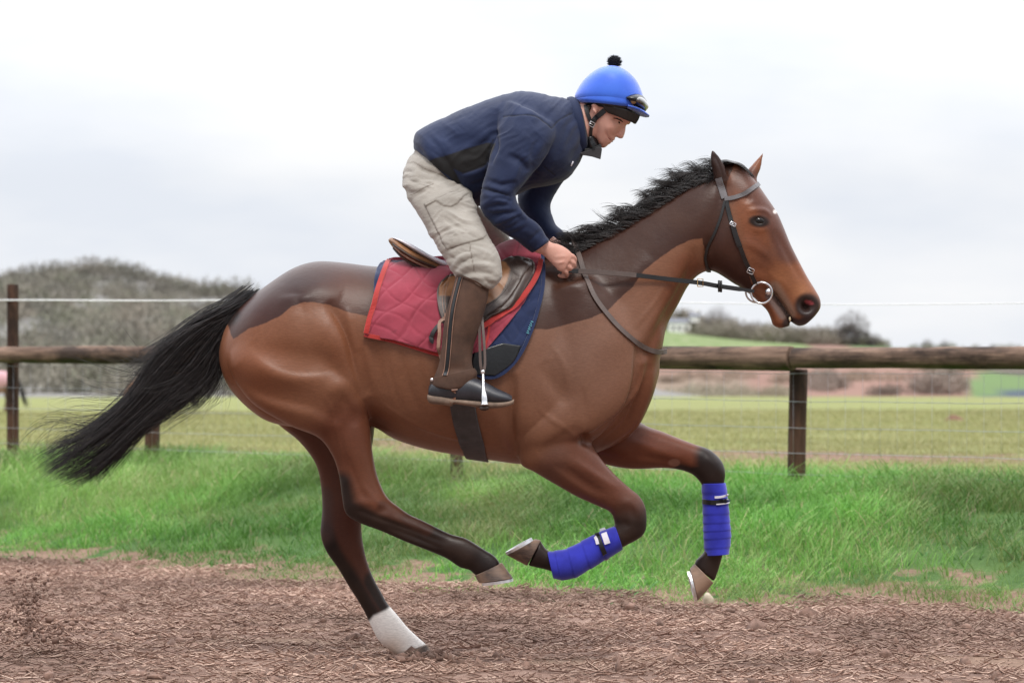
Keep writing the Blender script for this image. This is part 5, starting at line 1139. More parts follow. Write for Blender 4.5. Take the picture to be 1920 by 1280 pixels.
def clods(name, C, R, mat, label, cat):
    bm = bmesh.new(); bmesh.ops.create_icosphere(bm, subdivisions=1, radius=1); bv = np.array([v.co[:] for v in bm.verts]); bf = np.array([[v.index for v in f.verts] for f in bm.faces]); bm.free()
    N = len(C); j = 1+rng.uniform(-.55, .5, (N, len(bv), 1)); V = bv[None]*j*(R[:, None, None]*rng.uniform(.5, 1.3, (N, 1, 3)))+C[:, None]; Q = (np.arange(N)[:, None, None]*len(bv)+bf[None]).reshape(-1, 3)
    o = np_obj(name, V.reshape(-1, 3), Q, mat); tag(o, label, cat, kind='stuff'); return o
M_soil = simple('dark_damp_soil', (.19, .115, .088), .95, .45, 30, .5)
_N = 5200; _x = rng.uniform(-3.6, 3.6, _N); _y = rng.uniform(-1.2, 5.6, _N); _s, _q = sq(_x, _y); _k = _s-edge_s(_q) < .1; _x = _x[_k]; _y = _y[_k]
clods('soil_crumbs', np.stack([_x, _y, tz(_x, _y)+.002], 1), rng.gamma(2, .0042, len(_x))+.002, M_soil, 'small dark crumbs of soil on the track', 'soil')
def spray():
    C = []; R = []
    for cx, cy, sx, sy, n in ((50, 1152, 15, 24, 240), (95, 1178, 45, 9, 260), (52, 1118, 12, 14, 70), (30, 1188, 45, 9, 140), (55, 1100, 30, 25, 90), (8, 1155, 5, 3, 30)):
        for _ in range(n): x = cx+rng.normal()*sx; yy = min(cy+rng.normal()*sy, 1215); Y = rng.normal(0, .12)+.1; C.append(P(x, yy, Y)); R.append(rng.gamma(1.3, .0022)+.0012)
    clods('churned_soil', np.array([(lambda p: (p.x, p.y, float(tz(p.x, p.y))+rng.uniform(-.002, .02)))(P(790+rng.normal()*26, 1236, .14+rng.normal()*.07)) for _ in range(420)]), rng.gamma(1.5, .0045, 420)+.002, M_soil, 'small heap of soil churned up around the planted white-socked hoof', 'soil')
    clods('flying_dirt', np.array(C), np.array(R), M_soil, 'dark soil kicked up into the air behind the horse at the left', 'dirt')
spray()
# ---- verge grass
def blade_mat(name):
    n = NB(name); n.base(n.attr('tint', 'Color')); n.set(rough=.5, spec=.35)
    tr = n.N('ShaderNodeBsdfTranslucent'); n.L(n.attr('tint', 'Color'), tr.inputs[0]); mx = n.N('ShaderNodeMixShader'); mx.inputs[0].default_value = .35
    out = n.t.nodes['Material Output']; n.L(n.b.outputs[0], mx.inputs[1]); n.L(tr.outputs[0], mx.inputs[2]); n.L(mx.outputs[0], out.inputs[0]); return n.m
M_blade = blade_mat('grass_blade')
def blades(name, x, y, H, W, lean, col, mat, label, zf=gz, seed=3):
    r = np.random.default_rng(seed); N = len(x); a = r.uniform(0, 2*np.pi, N); z = zf(x, y)-.01; c = np.stack([x, y, z], 1)
    ld = np.stack([np.cos(a)*1.5, np.sin(a)*.7, 0*a], 1)*(lean*H)[:, None]+np.array([.12, 0, 0])*H[:, None]*r.normal(.2, 1, N)[:, None]; sd = np.stack([-np.sin(a+.7), np.cos(a+.7), 0*a], 1)*W[:, None]
    V = np.zeros((N, 7, 3)); up = np.zeros((N, 3)); up[:, 2] = H
    p1 = c+up*.42+ld*.18; p2 = c+up*.78+ld*.5; p3 = c+up*(1-.3*lean[:, None])+ld*1.0
    V[:, 0] = c-sd; V[:, 1] = c+sd; V[:, 2] = p1-sd*.9; V[:, 3] = p1+sd*.9; V[:, 4] = p2-sd*.6; V[:, 5] = p2+sd*.6; V[:, 6] = p3
    b = np.arange(N)[:, None]*7; Q = np.concatenate([b+[0, 1, 3, 2], b+[2, 3, 5, 4], np.concatenate([b+4, b+5, b+6, b+6], 1)])
    T = np.concatenate([np.concatenate([Q[:2*N][:, [0, 1, 2]], Q[:2*N][:, [0, 2, 3]]]), Q[2*N:][:, :3]])
    o = np_obj(name, V.reshape(-1, 3), T, mat, None, True); tag(o, label, 'grass', kind='stuff'); sh = np.repeat(col, 7, 0); set_attr(o, 'tint', sh, 'FLOAT_COLOR'); return o
def verge():
    r = np.random.default_rng(11); N = 330000; x = r.uniform(-6.5, 4.6, N); y = r.uniform(1.0, 13.5, N); s, q = sq(x, y); e = edge_s(q); d = y+D0
    w = (fbm(x, y, 1.6, 4, 21)-.5)*1.1; u = s-e+w; dens = sstep(.0, .7, u)*(.5+.9*fbm(x, y, .8, 3, 8)); dens *= np.where(s > .0, 1-sstep(.1, 1.3, s+(fbm(x, y, .7, 2, 31)-.5)*.8), 1)
    bare = fbm(x, y, 1.1, 3, 44); dens *= np.where(bare > .62, .25, 1); k = (r.random(N) < dens) & (np.abs(x) < d*.225); x = x[k]; y = y[k]; s = s[k]; u = u[k]; N = len(x)
    cl = fbm(x, y, 1.0, 3, 9); cl2 = fbm(x, y, 3.2, 2, 13); H = (.035+.105*sstep(.3, 2.0, u)+.02*sstep(-.9, -.1, s))*(.35+1.3*cl)*r.uniform(.55, 1.3, N)*(.6+.8*cl2); W = r.uniform(.0016, .0034, N); lean = r.uniform(.2, 1.0, N)+.3*(cl2 > .5)
    t = r.random(N)[:, None]; g = np.array([.07, .215, .028])*(1-t)+np.array([.20, .41, .085])*t; m = sstep(.42, .62, fbm(x, y, .6, 3, 17))[:, None]; g = g*(1-m*.35)+np.array([.30, .36, .13])*m*.35
    g *= (.8+.45*cl2)[:, None]; st = (r.random(N) < .045+.18*(1-sstep(.1, .7, u)))[:, None]; g = np.where(st, np.array([.52, .44, .26])*r.uniform(.6, 1.1, (N, 1)), g); big = sstep(.35, .65, fbm(x, y, .75, 3, 90))[:, None]; g *= .62+.6*big; tan_ = (sstep(.56, .68, fbm(x, y, 1.3, 3, 91))*(r.random(N) < .5))[:, None]; g = g*(1-tan_*.4)+np.array([.40, .36, .18])*tan_*.4
    blades('verge_grass', x, y, H, W, lean, g, M_blade, 'lush green grass growing on the verge between track and fence')
    # scattered broad leaves (dock, clover, nettle) low in the verge
    N = 5000; x = r.uniform(-4.6, 4.2, N); y = r.uniform(1.2, 11, N); s, q = sq(x, y); u = s-edge_s(q)+(fbm(x, y, 1.6, 4, 21)-.5)*1.1; k = (u > .1) & (s < .3) & (fbm(x, y, 1.7, 3, 55) > .52); x = x[k]; y = y[k]; N = len(x)
    g = np.array([.10, .22, .07])*r.uniform(.7, 1.5, (N, 1)); blades('broad_leaf_weeds', x, y, r.uniform(.02, .07, N), r.uniform(.004, .009, N), r.uniform(.8, 1.5, N), g, M_blade, 'low dark green weeds among the verge grass', seed=5)
    # far field sward, short
    N = 260000; v = r.random(N)**2.2; y = 6+v*50; x = r.uniform(-.215, .215, N)*(y+D0); s, q = sq(x, y); k = (s > .2); x = x[k]; y = y[k]; s = s[k]; N = len(x); k = r.random(N) < (.4+.8*fbm(x, y, .5, 3, 61))*(1-.75*np.exp(-((s-6.3)/1.6)**2)*(x > -1.2)); x = x[k]; y = y[k]; N = len(x)
    t = r.random(N)[:, None]; g = np.array([.22, .235, .082])*(1-t)+np.array([.40, .37, .18])*t; g *= (.7+.6*fbm(x, y, .7, 3, 71))[:, None]; d = y+D0
    blades('field_grass', x, y, r.uniform(.02, .06, N)*(1+.012*d), r.uniform(.0015, .003, N)*(d/14), r.uniform(.4, 1.1, N), g, M_blade, 'short yellowish grazed grass of the field behind the fence', seed=6)
verge()
# ---- fence
def fd(px): return 1/(.04673*(1+.000199*px))
def fpt(px, z): d = fd(px); return Vector(((px-960)*d/F, d-D0, z))
def wood_mat(name, a, b, green=True):
    n = NB(name); t = n.tex(scale=1, detail=7, rough=.65, map_scale=(38, 38, 2.6)); t2 = n.tex(scale=1, detail=5, rough=.6, map_scale=(6, 6, 2.6)); cr = n.tex(scale=1, detail=6, rough=.7, map_scale=(90, 90, 5))
    c = n.ramp(t.outputs[0], [(.3, a), (.7, b)]); c = n.mix(n.rng(t2.outputs[0], .42, .6, 0, .85), c, (.022, .014, .011)); 
    if green:
        g = n.N('ShaderNodeNewGeometry'); sx = n.N('ShaderNodeSeparateXYZ'); n.L(g.outputs['Normal'], sx.inputs[0]); t3 = n.tex(scale=3, detail=4); f = n.math('MULTIPLY', n.rng(sx.outputs[2], -.3, -.9, 0, 1), n.rng(t3.outputs[0], .45, .6)); c = n.mix(f, c, (.05, .055, .012))
    n.base(c); n.set(rough=.8, spec=.25); n.bump(n.math('ADD', n.math('MULTIPLY', t.outputs[0], .6), cr.outputs[0]), .6, .01); return n.m
M_rail = wood_mat('weathered_round_rail', (.06, .036, .026), (.30, .195, .14)); M_post = wood_mat('dark_stained_post', (.05, .026, .018), (.13, .065, .042), False)
M_wire = simple('galvanised_wire', (.42, .43, .45), .4, .2, 40, 0, metal=.7); M_tape = simple('white_electric_rope', (.85, .85, .86), .6, .05, 40, .1)
railc = lambda px: float(np.interp(px, [-400, 0, 300, 858, 1493, 1920, 2300], [1.35, 1.325, 1.300, 1.264, 1.224, 1.214, 1.203]))
fence = empty('fence', fpt(858, .37), 'post and rail fence with round log rail, dark posts and wires behind the horse', 'fence')
def log(name, pts, r, mat, seed, parent=fence, seg=28):
    V = []; Fc = []; n = len(pts); pts = [Vector(p) for p in pts]
    for i, p in enumerate(pts):
        t = (pts[min(i+1, n-1)]-pts[max(i-1, 0)]); s, u = frame(t, Vector((0, 1, .01)) if abs(t.normalized().z) > .9 else Vector((0, 0, 1)))
        for k in range(seg):
            a = 2*math.pi*k/seg; L_ = (p-pts[0]).length; rr = r*(1+.05*(mnoise.noise(Vector((math.cos(a)*1.5, math.sin(a)*1.5, L_*2.2+seed*7)))+.5*mnoise.noise(Vector((math.cos(a)*4, math.sin(a)*4, L_*5+seed)))))*(1+.035*math.sin(L_*1.9+seed))
            V.append(p+s*math.cos(a)*rr+u*math.sin(a)*rr)
    for i in range(n-1):
        for k in range(seg): a = i*seg+k; b = i*seg+(k+1) % seg; Fc.append((a, b, b+seg, a+seg))
    Fc.append(tuple(range(seg))[::-1]); Fc.append(tuple((n-1)*seg+k for k in range(seg)))
    o = mesh_obj(name, V, Fc, mat, parent); b = o.modifiers.new('b', 'BEVEL'); b.width = .006; b.segments = 2; b.limit_method = 'ANGLE'; b.angle_limit = rad(60); return o
def rail(p0, p1, r0, seed, dz0=0, dz1=0):
    A = fpt(p0, railc(p0)+dz0); B = fpt(p1, railc(p1)+dz1); off = Vector((-FN[0]*.06, -FN[1]*.06, 0)); n = 46
    o = log('rail', [Vector((0, 0, (B-A).length*i/(n-1))) for i in range(n)], r0, M_rail, seed, None)
    z = (B-A).normalized(); x = z.cross(Vector((0, 0, 1))).normalized(); y = z.cross(x); M = Matrix((x, y, z)).transposed().to_4x4(); M.translation = A+off; o.parent = fence; o.matrix_parent_inverse = parent_world(fence).inverted(); o.matrix_basis = M
rail(-330, 284, .066, 1); rail(287, 857, .066, 2); rail(860, 1496, .073, 3); rail(1500, 2240, .066, 4, .003, 0)
for i, (px, z1, r) in enumerate(((25, 1.885, .047), (285, 1.29, .056), (858, 1.25, .044), (1493, 1.16, .058))):
    b = fpt(px-11, 0); g = float(gz(b.x, b.y)); o = log('post', [Vector((0, 0, (z1-g+.2)*t)) for t in np.linspace(0, 1, 24)], r, M_post, 20+i, None); o.parent = fence; o.matrix_parent_inverse = parent_world(fence).inverted()
    M = Matrix.Rotation((.0, .012, -.01, .02)[i], 4, 'Y'); M.translation = (b.x+FN[0]*.055, b.y+FN[1]*.055, g-.2); o.matrix_basis = M
def wire(name, zs, r, mat, p0=-330, p1=2240, n=90, nz=0):
    pts = []
    for i in range(n):
        px = p0+(p1-p0)*i/(n-1); pts.append(fpt(px, zs(px)+nz*mnoise.noise(Vector((px*.01, zs(px)*9, 0)))))
    return mesh_obj(name, *tube(pts, r, 6), mat, fence)
for k, dz in enumerate((-.092, -.265, -.43, -.585, -.715, -.835)): wire('stock_wire', lambda px, dz=dz: railc(px)+dz, .0021, M_wire, nz=.006)
V = []; Fc = []
for i in range(78):
    px = -300+i*32.5+rng.uniform(-2, 2)*0; a = fpt(px, railc(px)-.092); b = fpt(px, railc(px)-.83); v, f = tube([a, b], .0009, 4); f = [tuple(j+len(V) for j in q) for q in f]; V += v; Fc += f
mesh_obj('netting_stays', V, Fc, M_wire, fence)
_t = [fpt(px, z) for px, z in ((-330, 1.80), (25, 1.755), (300, 1.712), (858, 1.655), (1493, 1.560), (1920, 1.532), (2240, 1.53))]
mesh_obj('electric_rope', *tube([Vector(v) for v in crom(np.array(_t), 10)], list(np.interp(np.linspace(0, 1, 61), [0, .3, .5, 1], [.0060, .0056, .0036, .0020])), 8), M_tape, fence)
# small things in the verge and field
def dandelion(px, py, d):
    p = P(px, py, d-D0); g = float(gz(p.x, p.y)); o = empty('dandelion', (p.x, p.y, g), 'single yellow dandelion flower in the verge grass at the right', 'flower')
    mesh_obj('stem', *tube([Vector((p.x, p.y, g)), Vector((p.x+.01, p.y, (g+p.z)/2)), p], .002, 6), simple('stem_green', (.10, .2, .05), .6, .2), o)
    V = []; Fc = []
    for i in range(60):
        a = rng.uniform(0, 6.28); l = rng.uniform(.008, .018); e = p+Vector((math.cos(a)*l, math.sin(a)*l, rng.uniform(.001, .008))); s = Vector((-math.sin(a), math.cos(a), 0))*.0022; b = len(V); V += [p-s*.6, p+s*.6, e+s, e-s]; Fc.append((b, b+1, b+2, b+3))
    mesh_obj('petals', V, Fc, simple('dandelion_yellow', (.75, .55, .02), .6, .1, bump=0), o)
dandelion(1837, 1015, 14.2)
def molehill(px, d, r, h, label):
    x = (px-960)*d/F; y = d-D0; g = float(gz(x, y)); V = []; Fc = []; n = 22; m = 9
    for i in range(m):
        t = i/(m-1)
        for k in range(n): a = 6.283*k/n; rr = r*(1-t)*(1+.22*mnoise.noise(Vector((math.cos(a)*2, math.sin(a)*2, px+t*3)))); V.append((x+math.cos(a)*rr*1.3, y+math.sin(a)*rr, g-.03+h*(math.sin(t*1.57)**1.2)*(1+.2*mnoise.noise(Vector((a, t*3, px))))))
    for i in range(m-1):
        for k in range(n): a = i*n+k; b = i*n+(k+1) % n; Fc.append((a, b, b+n, a+n))
    o = mesh_obj('molehill', V, Fc, simple('molehill_soil', (.16, .085, .055), .95, .35, 40, .6), None); tag(o, label, 'molehill')
molehill(1789, 45, .17, .13, 'small reddish brown molehill in the field near the right edge')
def stone(px, py, r, label):
    d = 12.6; p = P(px, py, d-D0); V, Fc = ico((p.x, p.y, float(tz(p.x, p.y))+r*.55), r, 3, (.75, .8, 1.15)); V = [v+Vector((1, 1, 1))*.008*mnoise.noise(v*22) for v in V]
    o = mesh_obj('stone', V, Fc, simple('pale_limestone', (.42, .36, .27), .85, .3, 30, .6), None); tag(o, label, 'stone')
stone(1328, 1122, .035, 'pale stone on the track edge below the leading hoof')
# ================================================================ BACKGROUND
def ridge_hill(name, dr, d0, d1, prof, mat, z0, px0, px1, n=150, bump=1.0, nr=44):
    xs_px = np.linspace(px0, px1, n); yr = np.interp(xs_px, *zip(*prof)); D = np.concatenate([np.linspace(d0, dr, nr), np.linspace(dr, d1, 14)[1:]]); V = []
    for d in D:
        t = (d-d0)/(dr-d0)
        for px, y in zip(xs_px, yr):
            zr = CAMZ+(HZ-y)*dr/F; x = (px-960)*dr/F
            if t <= 1: z = z0+(zr-z0)*(t**1.15)
            else: u = (d-dr)/(d1-dr); z = zr-u*u*(zr-z0)*1.0
            V.append((x, d-D0, z+bump*1.2*(mnoise.noise(Vector((x*.02, d*.02, 3)))-.0)*min(1, t*2)*max(0, 1-abs(t-1)*0)))
    m = len(D); i = np.arange(m-1)[:, None]*n+np.arange(n-1)[None, :]; Q = np.stack([i, i+1, i+n+1, i+n], -1).reshape(-1, 4)
    o = np_obj(name, V, Q, mat, None, True); tag(o, kind='structure'); return o, bvh(o)
def landmat(name, a, b, sc=.05, cover=True):
    n = NB(name); t = n.tex(scale=sc, detail=6, rough=.6); t2 = n.tex(scale=sc*8, detail=5, rough=.7); c = n.ramp(t.outputs[0], [(.3, a), (.7, b)]); c = n.mix(n.rng(t2.outputs[0], .35, .7, 0, .4), c, tuple(x*.6 for x in a))
    if cover: c = n.mix(n.attr('cov_fac'), c, n.mix(n.rng(t2.outputs[0], .3, .7, 0, .3), n.attr('cover', 'Color'), (.1, .1, .07)))
    n.base(c); n.set(rough=1, spec=.05); return n.m
wprof = [(-900, 560), (-500, 530), (-200, 534), (0, 534), (60, 523), (130, 516), (190, 511), (250, 517), (310, 530), (345, 548), (400, 553), (480, 555), (600, 560), (760, 585), (900, 620), (1100, 690), (1200, 745)]
hillL, HL = ridge_hill('wooded_hillside', 450, 175, 620, wprof, landmat('woodland_floor', (.19, .185, .175), (.26, .25, .24), .03, False), .4, -900, 1200)
rprof = [(500, 640), (900, 622), (1180, 615), (1245, 617), (1300, 623), (1380, 634), (1480, 644), (1600, 649), (1750, 654), (1920, 656), (2300, 650)]
hillR, HR = ridge_hill('farmed_hillside', 720, 240, 1000, rprof, landmat('bracken_slope', (.21, .125, .10), (.30, .19, .155), .03), .0, 500, 2400, bump=.6)
def cover():
    c = get_co(hillR); px = PX(c); n = len(c); col = np.tile(np.array([.25, .16, .13]), (n, 1)); f = np.ones(n)*.0
    def lay(poly, rgb, soft=4, amt=1):
        w = sstep(-soft, soft, sdpoly(px, poly))*amt; 
        for d in range(3): col[:, d] = col[:, d]*(1-w)+rgb[d]*w
        np.maximum(f, w, out=f)
    g = np.array([.15, .21, .08]); lay([(1150, 605), (1300, 605), (1500, 640), (1560, 668), (1150, 668)], g); 
    st = (np.sin((px[:, 1]*1.0-px[:, 0]*.18)*1.15) > .2)*(sdpoly(px, [(1150, 600), (1300, 600), (1500, 640), (1560, 668), (1150, 668)]) > 0); col[st] = [.22, .26, .13]
    lay([(1100, 700), (1400, 702), (1420, 745), (1100, 760)], np.array([.21, .19, .14]), 14, .7); lay([(1560, 640), (2400, 640), (2400, 690), (1700, 690)], np.array([.13, .20, .09]), 6); lay([(1820, 700), (1860, 690), (2400, 700), (2400, 780), (1800, 780)], np.array([.13, .20, .08]), 5)
    lay([(1800, 688), (2400, 692), (2400, 712), (1900, 704)], np.array([.11, .095, .08]), 3); lay([(1862, 742), (1890, 732), (2400, 722), (2400, 780), (1850, 780)], np.array([.06, .075, .12]), 2)
    set_attr(hillR, 'cover', col, 'FLOAT_COLOR'); set_attr(hillR, 'cov_fac', f)
cover()
M_twig = NB('bare_twigs'); M_twig.base(M_twig.attr('tint', 'Color')); M_twig.set(rough=.95, spec=.1); M_twig = M_twig.m
M_bark = simple('grey_bark', (.13, .11, .095), .9, .3, 2, .3)
def twig_cloud(C, R, Hh, cols, per, wid, r_):
    """slivers pointing up and outwards through each crown"""
    N = len(C); k = N*per; ci = np.repeat(np.arange(N), per); d = r_.normal(0, 1, (k, 3)); d /= np.linalg.norm(d, axis=1)[:, None]; d[:, 2] = np.abs(d[:, 2])*1.0-.25*(r_.random(k) < .35); rr = r_.random(k)**.45
    p = C[ci]+np.stack([d[:, 0]*R[ci], d[:, 1]*R[ci], d[:, 2]*Hh[ci]*.75+Hh[ci]*.25], 1)*rr[:, None]; dr = d*.8+r_.normal(0, .45, (k, 3)); dr[:, 2] = np.abs(dr[:, 2])+.25; dr /= np.linalg.norm(dr, axis=1)[:, None]; L_ = R[ci]*r_.uniform(.10, .32, k)
    sd = np.cross(dr, r_.normal(0, 1, (k, 3))); sd /= np.linalg.norm(sd, axis=1)[:, None]; w = wid*r_.uniform(.5, 1.5, k)*R[ci]/4
    V = np.stack([p-sd*w[:, None], p+sd*w[:, None], p+dr*L_[:, None]], 1).reshape(-1, 3); T = np.arange(k*3).reshape(-1, 3); col = cols[ci]*r_.uniform(.82, 1.18, (k, 1)); return V, T, np.repeat(col, 3, 0)
def wood():
    r = np.random.default_rng(5); C = []; 
    while len(C) < 1150:
        px = r.uniform(-750, 1010); d = 190+300*r.random()**.9; x = (px-960)*d/F; h = HL.ray_cast(Vector((x, d-D0, 90)), Vector((0, 0, -1)))
        if h[0] is not None: C.append((x, d-D0, h[0].z-.8))
    for px in np.arange(-750, 1010, 13): x = (px-960)*450/F; h = HL.ray_cast(Vector((x, 440+r.uniform(-6, 6), 90)), Vector((0, 0, -1))); C.append((x, h[0].y, h[0].z-1.5)) if h[0] is not None else None
    C = np.array(C); N = len(C); R = r.uniform(2.0, 3.8, N); Hh = R*r.uniform(.7, 1.15, N); pal = np.array([[.27, .245, .22], [.30, .275, .245], [.25, .225, .215], [.20, .21, .155], [.29, .245, .215], [.20, .19, .18], [.26, .25, .20]])
    cols = (.9*(pal*.55+.45*pal.mean(0))*[.98, 1.0, .95])[r.integers(0, len(pal), N)]*(.8+.45*fbm(C[:, 0], C[:, 1], .03, 2, 3))[:, None]; V, T, col = twig_cloud(C, R, Hh, cols, 420, .11, r)
    o = np_obj('bare_woodland', V, T, M_twig); tag(o, 'grey leafless woodland covering the hill behind the left of the fence', 'woodland', kind='stuff'); set_attr(o, 'tint', col, 'FLOAT_COLOR')
wood()
def hedges():
    r = np.random.default_rng(9); C = []; R = []; cols = []
    def row(a, b, n, dep, rr, pal, jit=3):
        for i in range(n):
            t = r.random(); px = a[0]+(b[0]-a[0])*t+r.normal()*jit; d = dep+r.uniform(-12, 12); x = (px-960)*d/F; h = HR.ray_cast(Vector((x, d-D0, 90)), Vector((0, 0, -1)))
            if h[0] is not None: C.append((x, d-D0, h[0].z-.4)); R.append(rr*r.uniform(.6, 1.3)); cols.append(np.array(pal)*r.uniform(1.1, 1.6))
    row((1310, 0), (1560, 0), 90, 690, 3.0, (.20, .18, .15)); row((1180, 0), (1312, 0), 44, 722, 3.4, (.18, .16, .135)); row((1540, 0), (1660, 0), 30, 700, 2.0, (.17, .16, .12)); row((1660, 0), (2100, 0), 50, 715, 1.2, (.2, .19, .15))
    row((1240, 0), (1700, 0), 50, 330, .9, (.24, .19, .15), 8); row((1530, 0), (1570, 0), 14, 300, 1.5, (.22, .18, .155)); row((1735, 0), (1800, 0), 22, 290, 1.7, (.22, .18, .155)); row((1640, 0), (1690, 0), 12, 285, .9, (.16, .13, .11)); row((1240, 0), (1480, 0), 40, 262, 1.1, (.25, .225, .17), 8); row((1700, 0), (1850, 0), 14, 420, 1.6, (.13, .15, .09))
    C_ = np.array(C); R_ = np.array(R); V, T, col = twig_cloud(C_, R_*1.25, R_*1.5, np.array(cols), 380, .13, r); o = np_obj('hedgerows', V, T, M_twig); tag(o, 'leafless hedgerows and scrub on the farmed slope behind the rail', 'hedgerow', kind='stuff'); set_attr(o, 'tint', col, 'FLOAT_COLOR')
hedges()
def bare_tree(seed, H, spread):
    r = np.random.default_rng(seed); V = []; Fc = []; tw = []; 
    def br(p, d, L_, rad_, lv):
        n = 4; pts = [p]; q = p
        for i in range(n): d = (d+Vector(r.normal(0, .14, 3))+Vector((0, 0, .03))).normalized(); q = q+d*L_/n; pts.append(q)
        v, f = tube(pts, list(np.maximum(np.linspace(rad_, rad_*.6, n+1), .055)), 5 if lv < 2 else 3, cap=False); (TR if lv == 0 else BR).append((v, f))
        if lv >= 5: return
        k = 5 if lv == 0 else (4 if lv < 3 else 4)
        for i in range(k):
            t = r.uniform(.45, 1) if lv else r.uniform(.7, 1); b = pts[0].lerp(pts[-1], t) if lv > 2 else pts[min(n, int(t*n+.5))]; ax = Vector(r.normal(0, 1, 3)); ax = (ax-d*ax.dot(d)).normalized(); nd = (d*(.75-.25*spread)+ax*(.55+.45*spread)+Vector((0, 0, .12))).normalized(); br(b, nd, L_*r.uniform(.6, .85), rad_*.58, lv+1)
    TR = []; BR = []; br(Vector((0, 0, 0)), Vector((0, 0, 1)), H*.27, H*.028, 0); Vt, T_, _c = twig_cloud(np.array([[0, 0, H*.30]]), np.array([H*.43]), np.array([H*.62]), np.array([[1, 1, 1.]]), 1100, .06, r); BR.append(([Vector(v) for v in Vt], [tuple(int(k) for k in f) for f in T_])); return merge(TR), merge(BR)
M_tw2 = simple('winter_branches', (.19, .17, .165), .95, .25, 1, 0)
protos = {}
def tree(px, base_d, H, kind, label, spread=1.0):
    x = (px-960)*base_d/F; h = HR.ray_cast(Vector((x, base_d-D0, 90)), Vector((0, 0, -1))) ; z = h[0].z if h[0] is not None else 5
    if kind not in protos:
        t, b = bare_tree(kind, 10, spread); o = empty('bare_tree', (0, 0, 0)); a = mesh_obj('trunk', *t, M_bark, o); c = mesh_obj('crown', *b, M_tw2, o); protos[kind] = (a.data, c.data); 
    else:
        o = bpy.data.objects.new('bare_tree', None); COL.objects.link(o)
        for nm, me in zip(('trunk', 'crown'), protos[kind]): q = bpy.data.objects.new(nm, me); COL.objects.link(q); q.parent = o
    o.location = (x, base_d-D0, z-.2); o.scale = (H/10*1.1, H/10*1.1, H/10); o.rotation_euler = (0, 0, px*.37); tag(o, label, 'tree', 'bare winter trees along the far ridge')
for a in ((1346, 700, 8.6, 31, 'tall slim bare tree directly behind the lowest part of the horse muzzle and reins'), (1598, 690, 10.2, 33, 'largest round bare tree standing on the ridge at the right end of the hedgerow'), (1640, 690, 4.2, 32, 'low bushy bare tree just right of the largest round tree'),
          (1738, 735, 3.6, 34, 'left of two small bare trees showing above the rail near the right'), (1772, 735, 3.4, 31, 'right of two small bare trees showing above the rail near the right'), (1862, 740, 2.6, 33, 'small faint bare tree top furthest right above the rail'), (1420, 700, 6.0, 32, 'bare hedgerow tree under the horse chin'), (1462, 700, 5.0, 34, 'bare hedgerow tree under the horse lower lip'),
          (1522, 695, 5.0, 31, 'bare hedgerow tree left of the largest round tree'), (1318, 700, 4.2, 34, 'low bare tree at the left end of the hedgerow, right of the white farmhouse')): tree(*a)
# farmhouse
def house():
    px, d = 1280, 695; x = (px-960)*d/F; y = d-D0; h = HR.ray_cast(Vector((x, y, 90)), Vector((0, 0, -1))); z = h[0].z
    o = empty('farmhouse', (x, y, z), 'white farmhouse with slate roof on the ridge behind the horse neck', 'house'); Mw = simple('white_render', (.85, .85, .84), .8, .06, 1, 0); Ms = simple('slate_roof', (.12, .125, .15), .6, .2, 2, .1); Mg = simple('window_dark', (.03, .035, .04), .2, .1)
    def box(name, c, s, m, par): 
        c = [v*1.3 for v in c]; s = [v*1.3 for v in s]
        V = [Vector((x+c[0]+a*s[0]/2, y+c[1]+b*s[1]/2, z+c[2]+e*s[2]/2)) for a in (-1, 1) for b in (-1, 1) for e in (-1, 1)]; return mesh_obj(name, V, [(0, 1, 3, 2), (4, 6, 7, 5), (0, 4, 5, 1), (2, 3, 7, 6), (0, 2, 6, 4), (1, 5, 7, 3)], m, par, False)
    w = box('wall', (0, 0, .8), (5.6, 4, 2.4), Mw, o); box('wall', (2.3, -.3, 1.5), (1.8, 3.4, 3.4), Mw, o)
    for cx, wd, zb, zt, yo, dp in ((-.45, 5.4, 2.0, 2.9, 0, 4.4), (2.3, 2.1, 3.2, 4.0, -.3, 3.8)):
        cx, wd, zb, zt, yo, dp = [v*1.3 for v in (cx, wd, zb, zt, yo, dp)]; V = [(x+cx+a*wd/2, y+yo+b*dp/2, z+zb) for a in (-1, 1) for b in (-1, 1)]+[(x+cx+a*wd/2, y+yo, z+zt) for a in (-1, 1)]; r = mesh_obj('roof', V, [(0, 1, 4), (2, 5, 3), (0, 4, 5, 2), (1, 3, 5, 4), (0, 2, 3, 1)], Ms, o, False)
    box('chimney', (2.8, -.3, 4.2), (.4, .5, 1.1), Mw, r)
    for cx in (-2, -.8, .5): box('window', (cx, -2.02, .9), (.55, .08, .8), Mg, o)
    box('door', (2.3, -2.03, .6), (.7, .08, 1.5), Mg, o)
house()
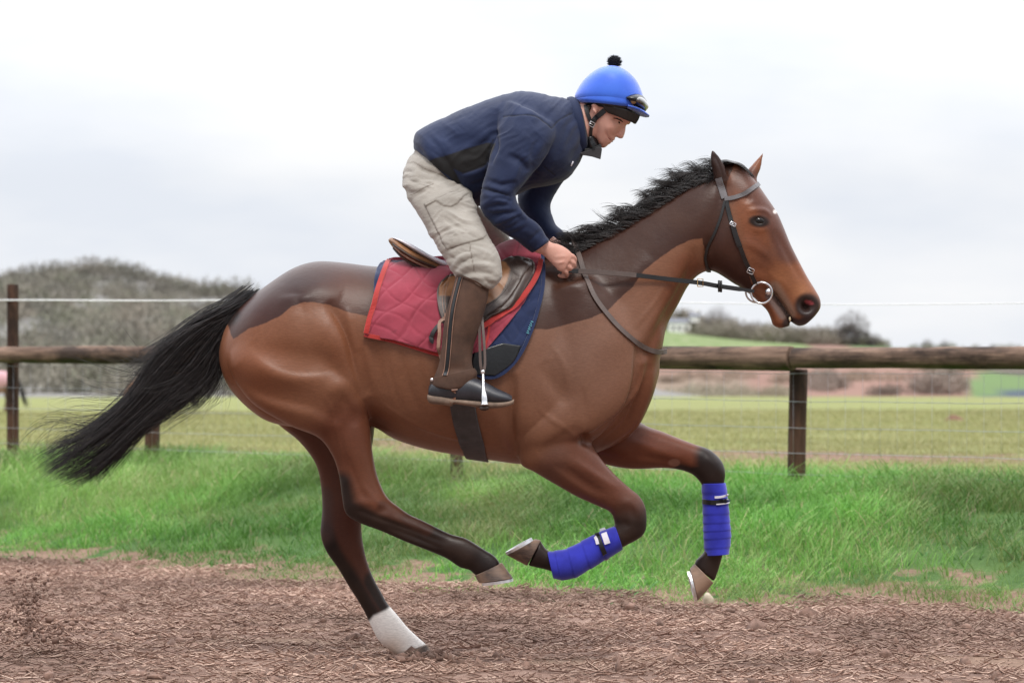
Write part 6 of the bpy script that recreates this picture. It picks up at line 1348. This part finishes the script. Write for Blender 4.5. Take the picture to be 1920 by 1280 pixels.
# two small ponies grazing far out in the field
def pony(px, d, flip, coat, rug, label):
    x0 = (px-960)*d/F; y0 = d-D0; g = float(gz(x0, y0)); k = F/d; Y = y0; f = -1 if flip else 1
    X = lambda m: px+f*m*k; Z = lambda m: HZ-(g+m-CAMZ)*k
    o = empty('pony', (x0, y0, g), label, 'pony')
    tor = [(X(-.62), Z(.72), X(-.62), Z(.66), Y, .05), (X(-.55), Z(.93), X(-.55), Z(.55), Y, .17), (X(-.35), Z(1.0), X(-.35), Z(.48), Y, .22), (X(0), Z(.97), X(0), Z(.42), Y, .25), (X(.35), Z(.98), X(.35), Z(.46), Y, .21), (X(.52), Z(.92), X(.52), Z(.55), Y, .13)]
    nk_ = [(X(.30), Z(.98), X(.45), Z(.55), Y, .13), (X(.55), Z(.85), X(.6), Z(.55), Y, .10), (X(.78), Z(.62), X(.70), Z(.42), Y, .07), (X(.86), Z(.45), X(.72), Z(.34), Y, .07), (X(.92), Z(.22), X(.82), Z(.18), Y, .05), (X(.93), Z(.08), X(.85), Z(.07), Y, .04)]
    legs = []
    for lx, sy, b in ((-.48, -.12, 1), (-.42, .12, 1), (.38, -.11, 0), (.44, .11, 0)):
        legs.append([(X(lx-.12), Z(.65), X(lx+.12), Z(.65), Y+sy, .08), (X(lx-.06-.04*b), Z(.35), X(lx+.05-.04*b), Z(.35), Y+sy, .045), (X(lx-.035), Z(.15), X(lx+.03), Z(.15), Y+sy, .03), (X(lx-.05), Z(.0), X(lx+.05), Z(.0), Y+sy, .045)])
    fuse('body', [ring_loft(tor, 4, 20), ring_loft(nk_, 4, 16)]+[ring_loft(l, 3, 12) for l in legs], .022, 3, simple(name_(coat), coat[1], .6, .2, 6, .1), o)
    if rug: mesh_obj('rug', *ring_loft([(a, b-1.0, c, e+.6, yy, w*1.08) for a, b, c, e, yy, w in tor[1:5]], 4, 24), simple('pink_rug', (.52, .30, .33), .85, .15, 5, .3), o)
    P_, R_ = clumped([[(X(-.60), Z(.9), Y), (X(-.72), Z(.8), Y), (X(-.80), Z(.55), Y), (X(-.90), Z(.25), Y), (X(-.98), Z(.12), Y)]], 60, .02, .05, 8, .008, 0, .02, .04); strands('tail', P_, R_, M_hair, o)
def name_(c): return c[0]
pony(-22, 66, True, ('dark_bay_coat', (.12, .06, .04)), True, 'pony in a faded pink rug grazing at the far left edge behind the tall post')
pony(298, 66, True, ('chestnut_coat', (.30, .13, .06)), False, 'chestnut pony in the far field, mostly hidden by the galloping horse tail')
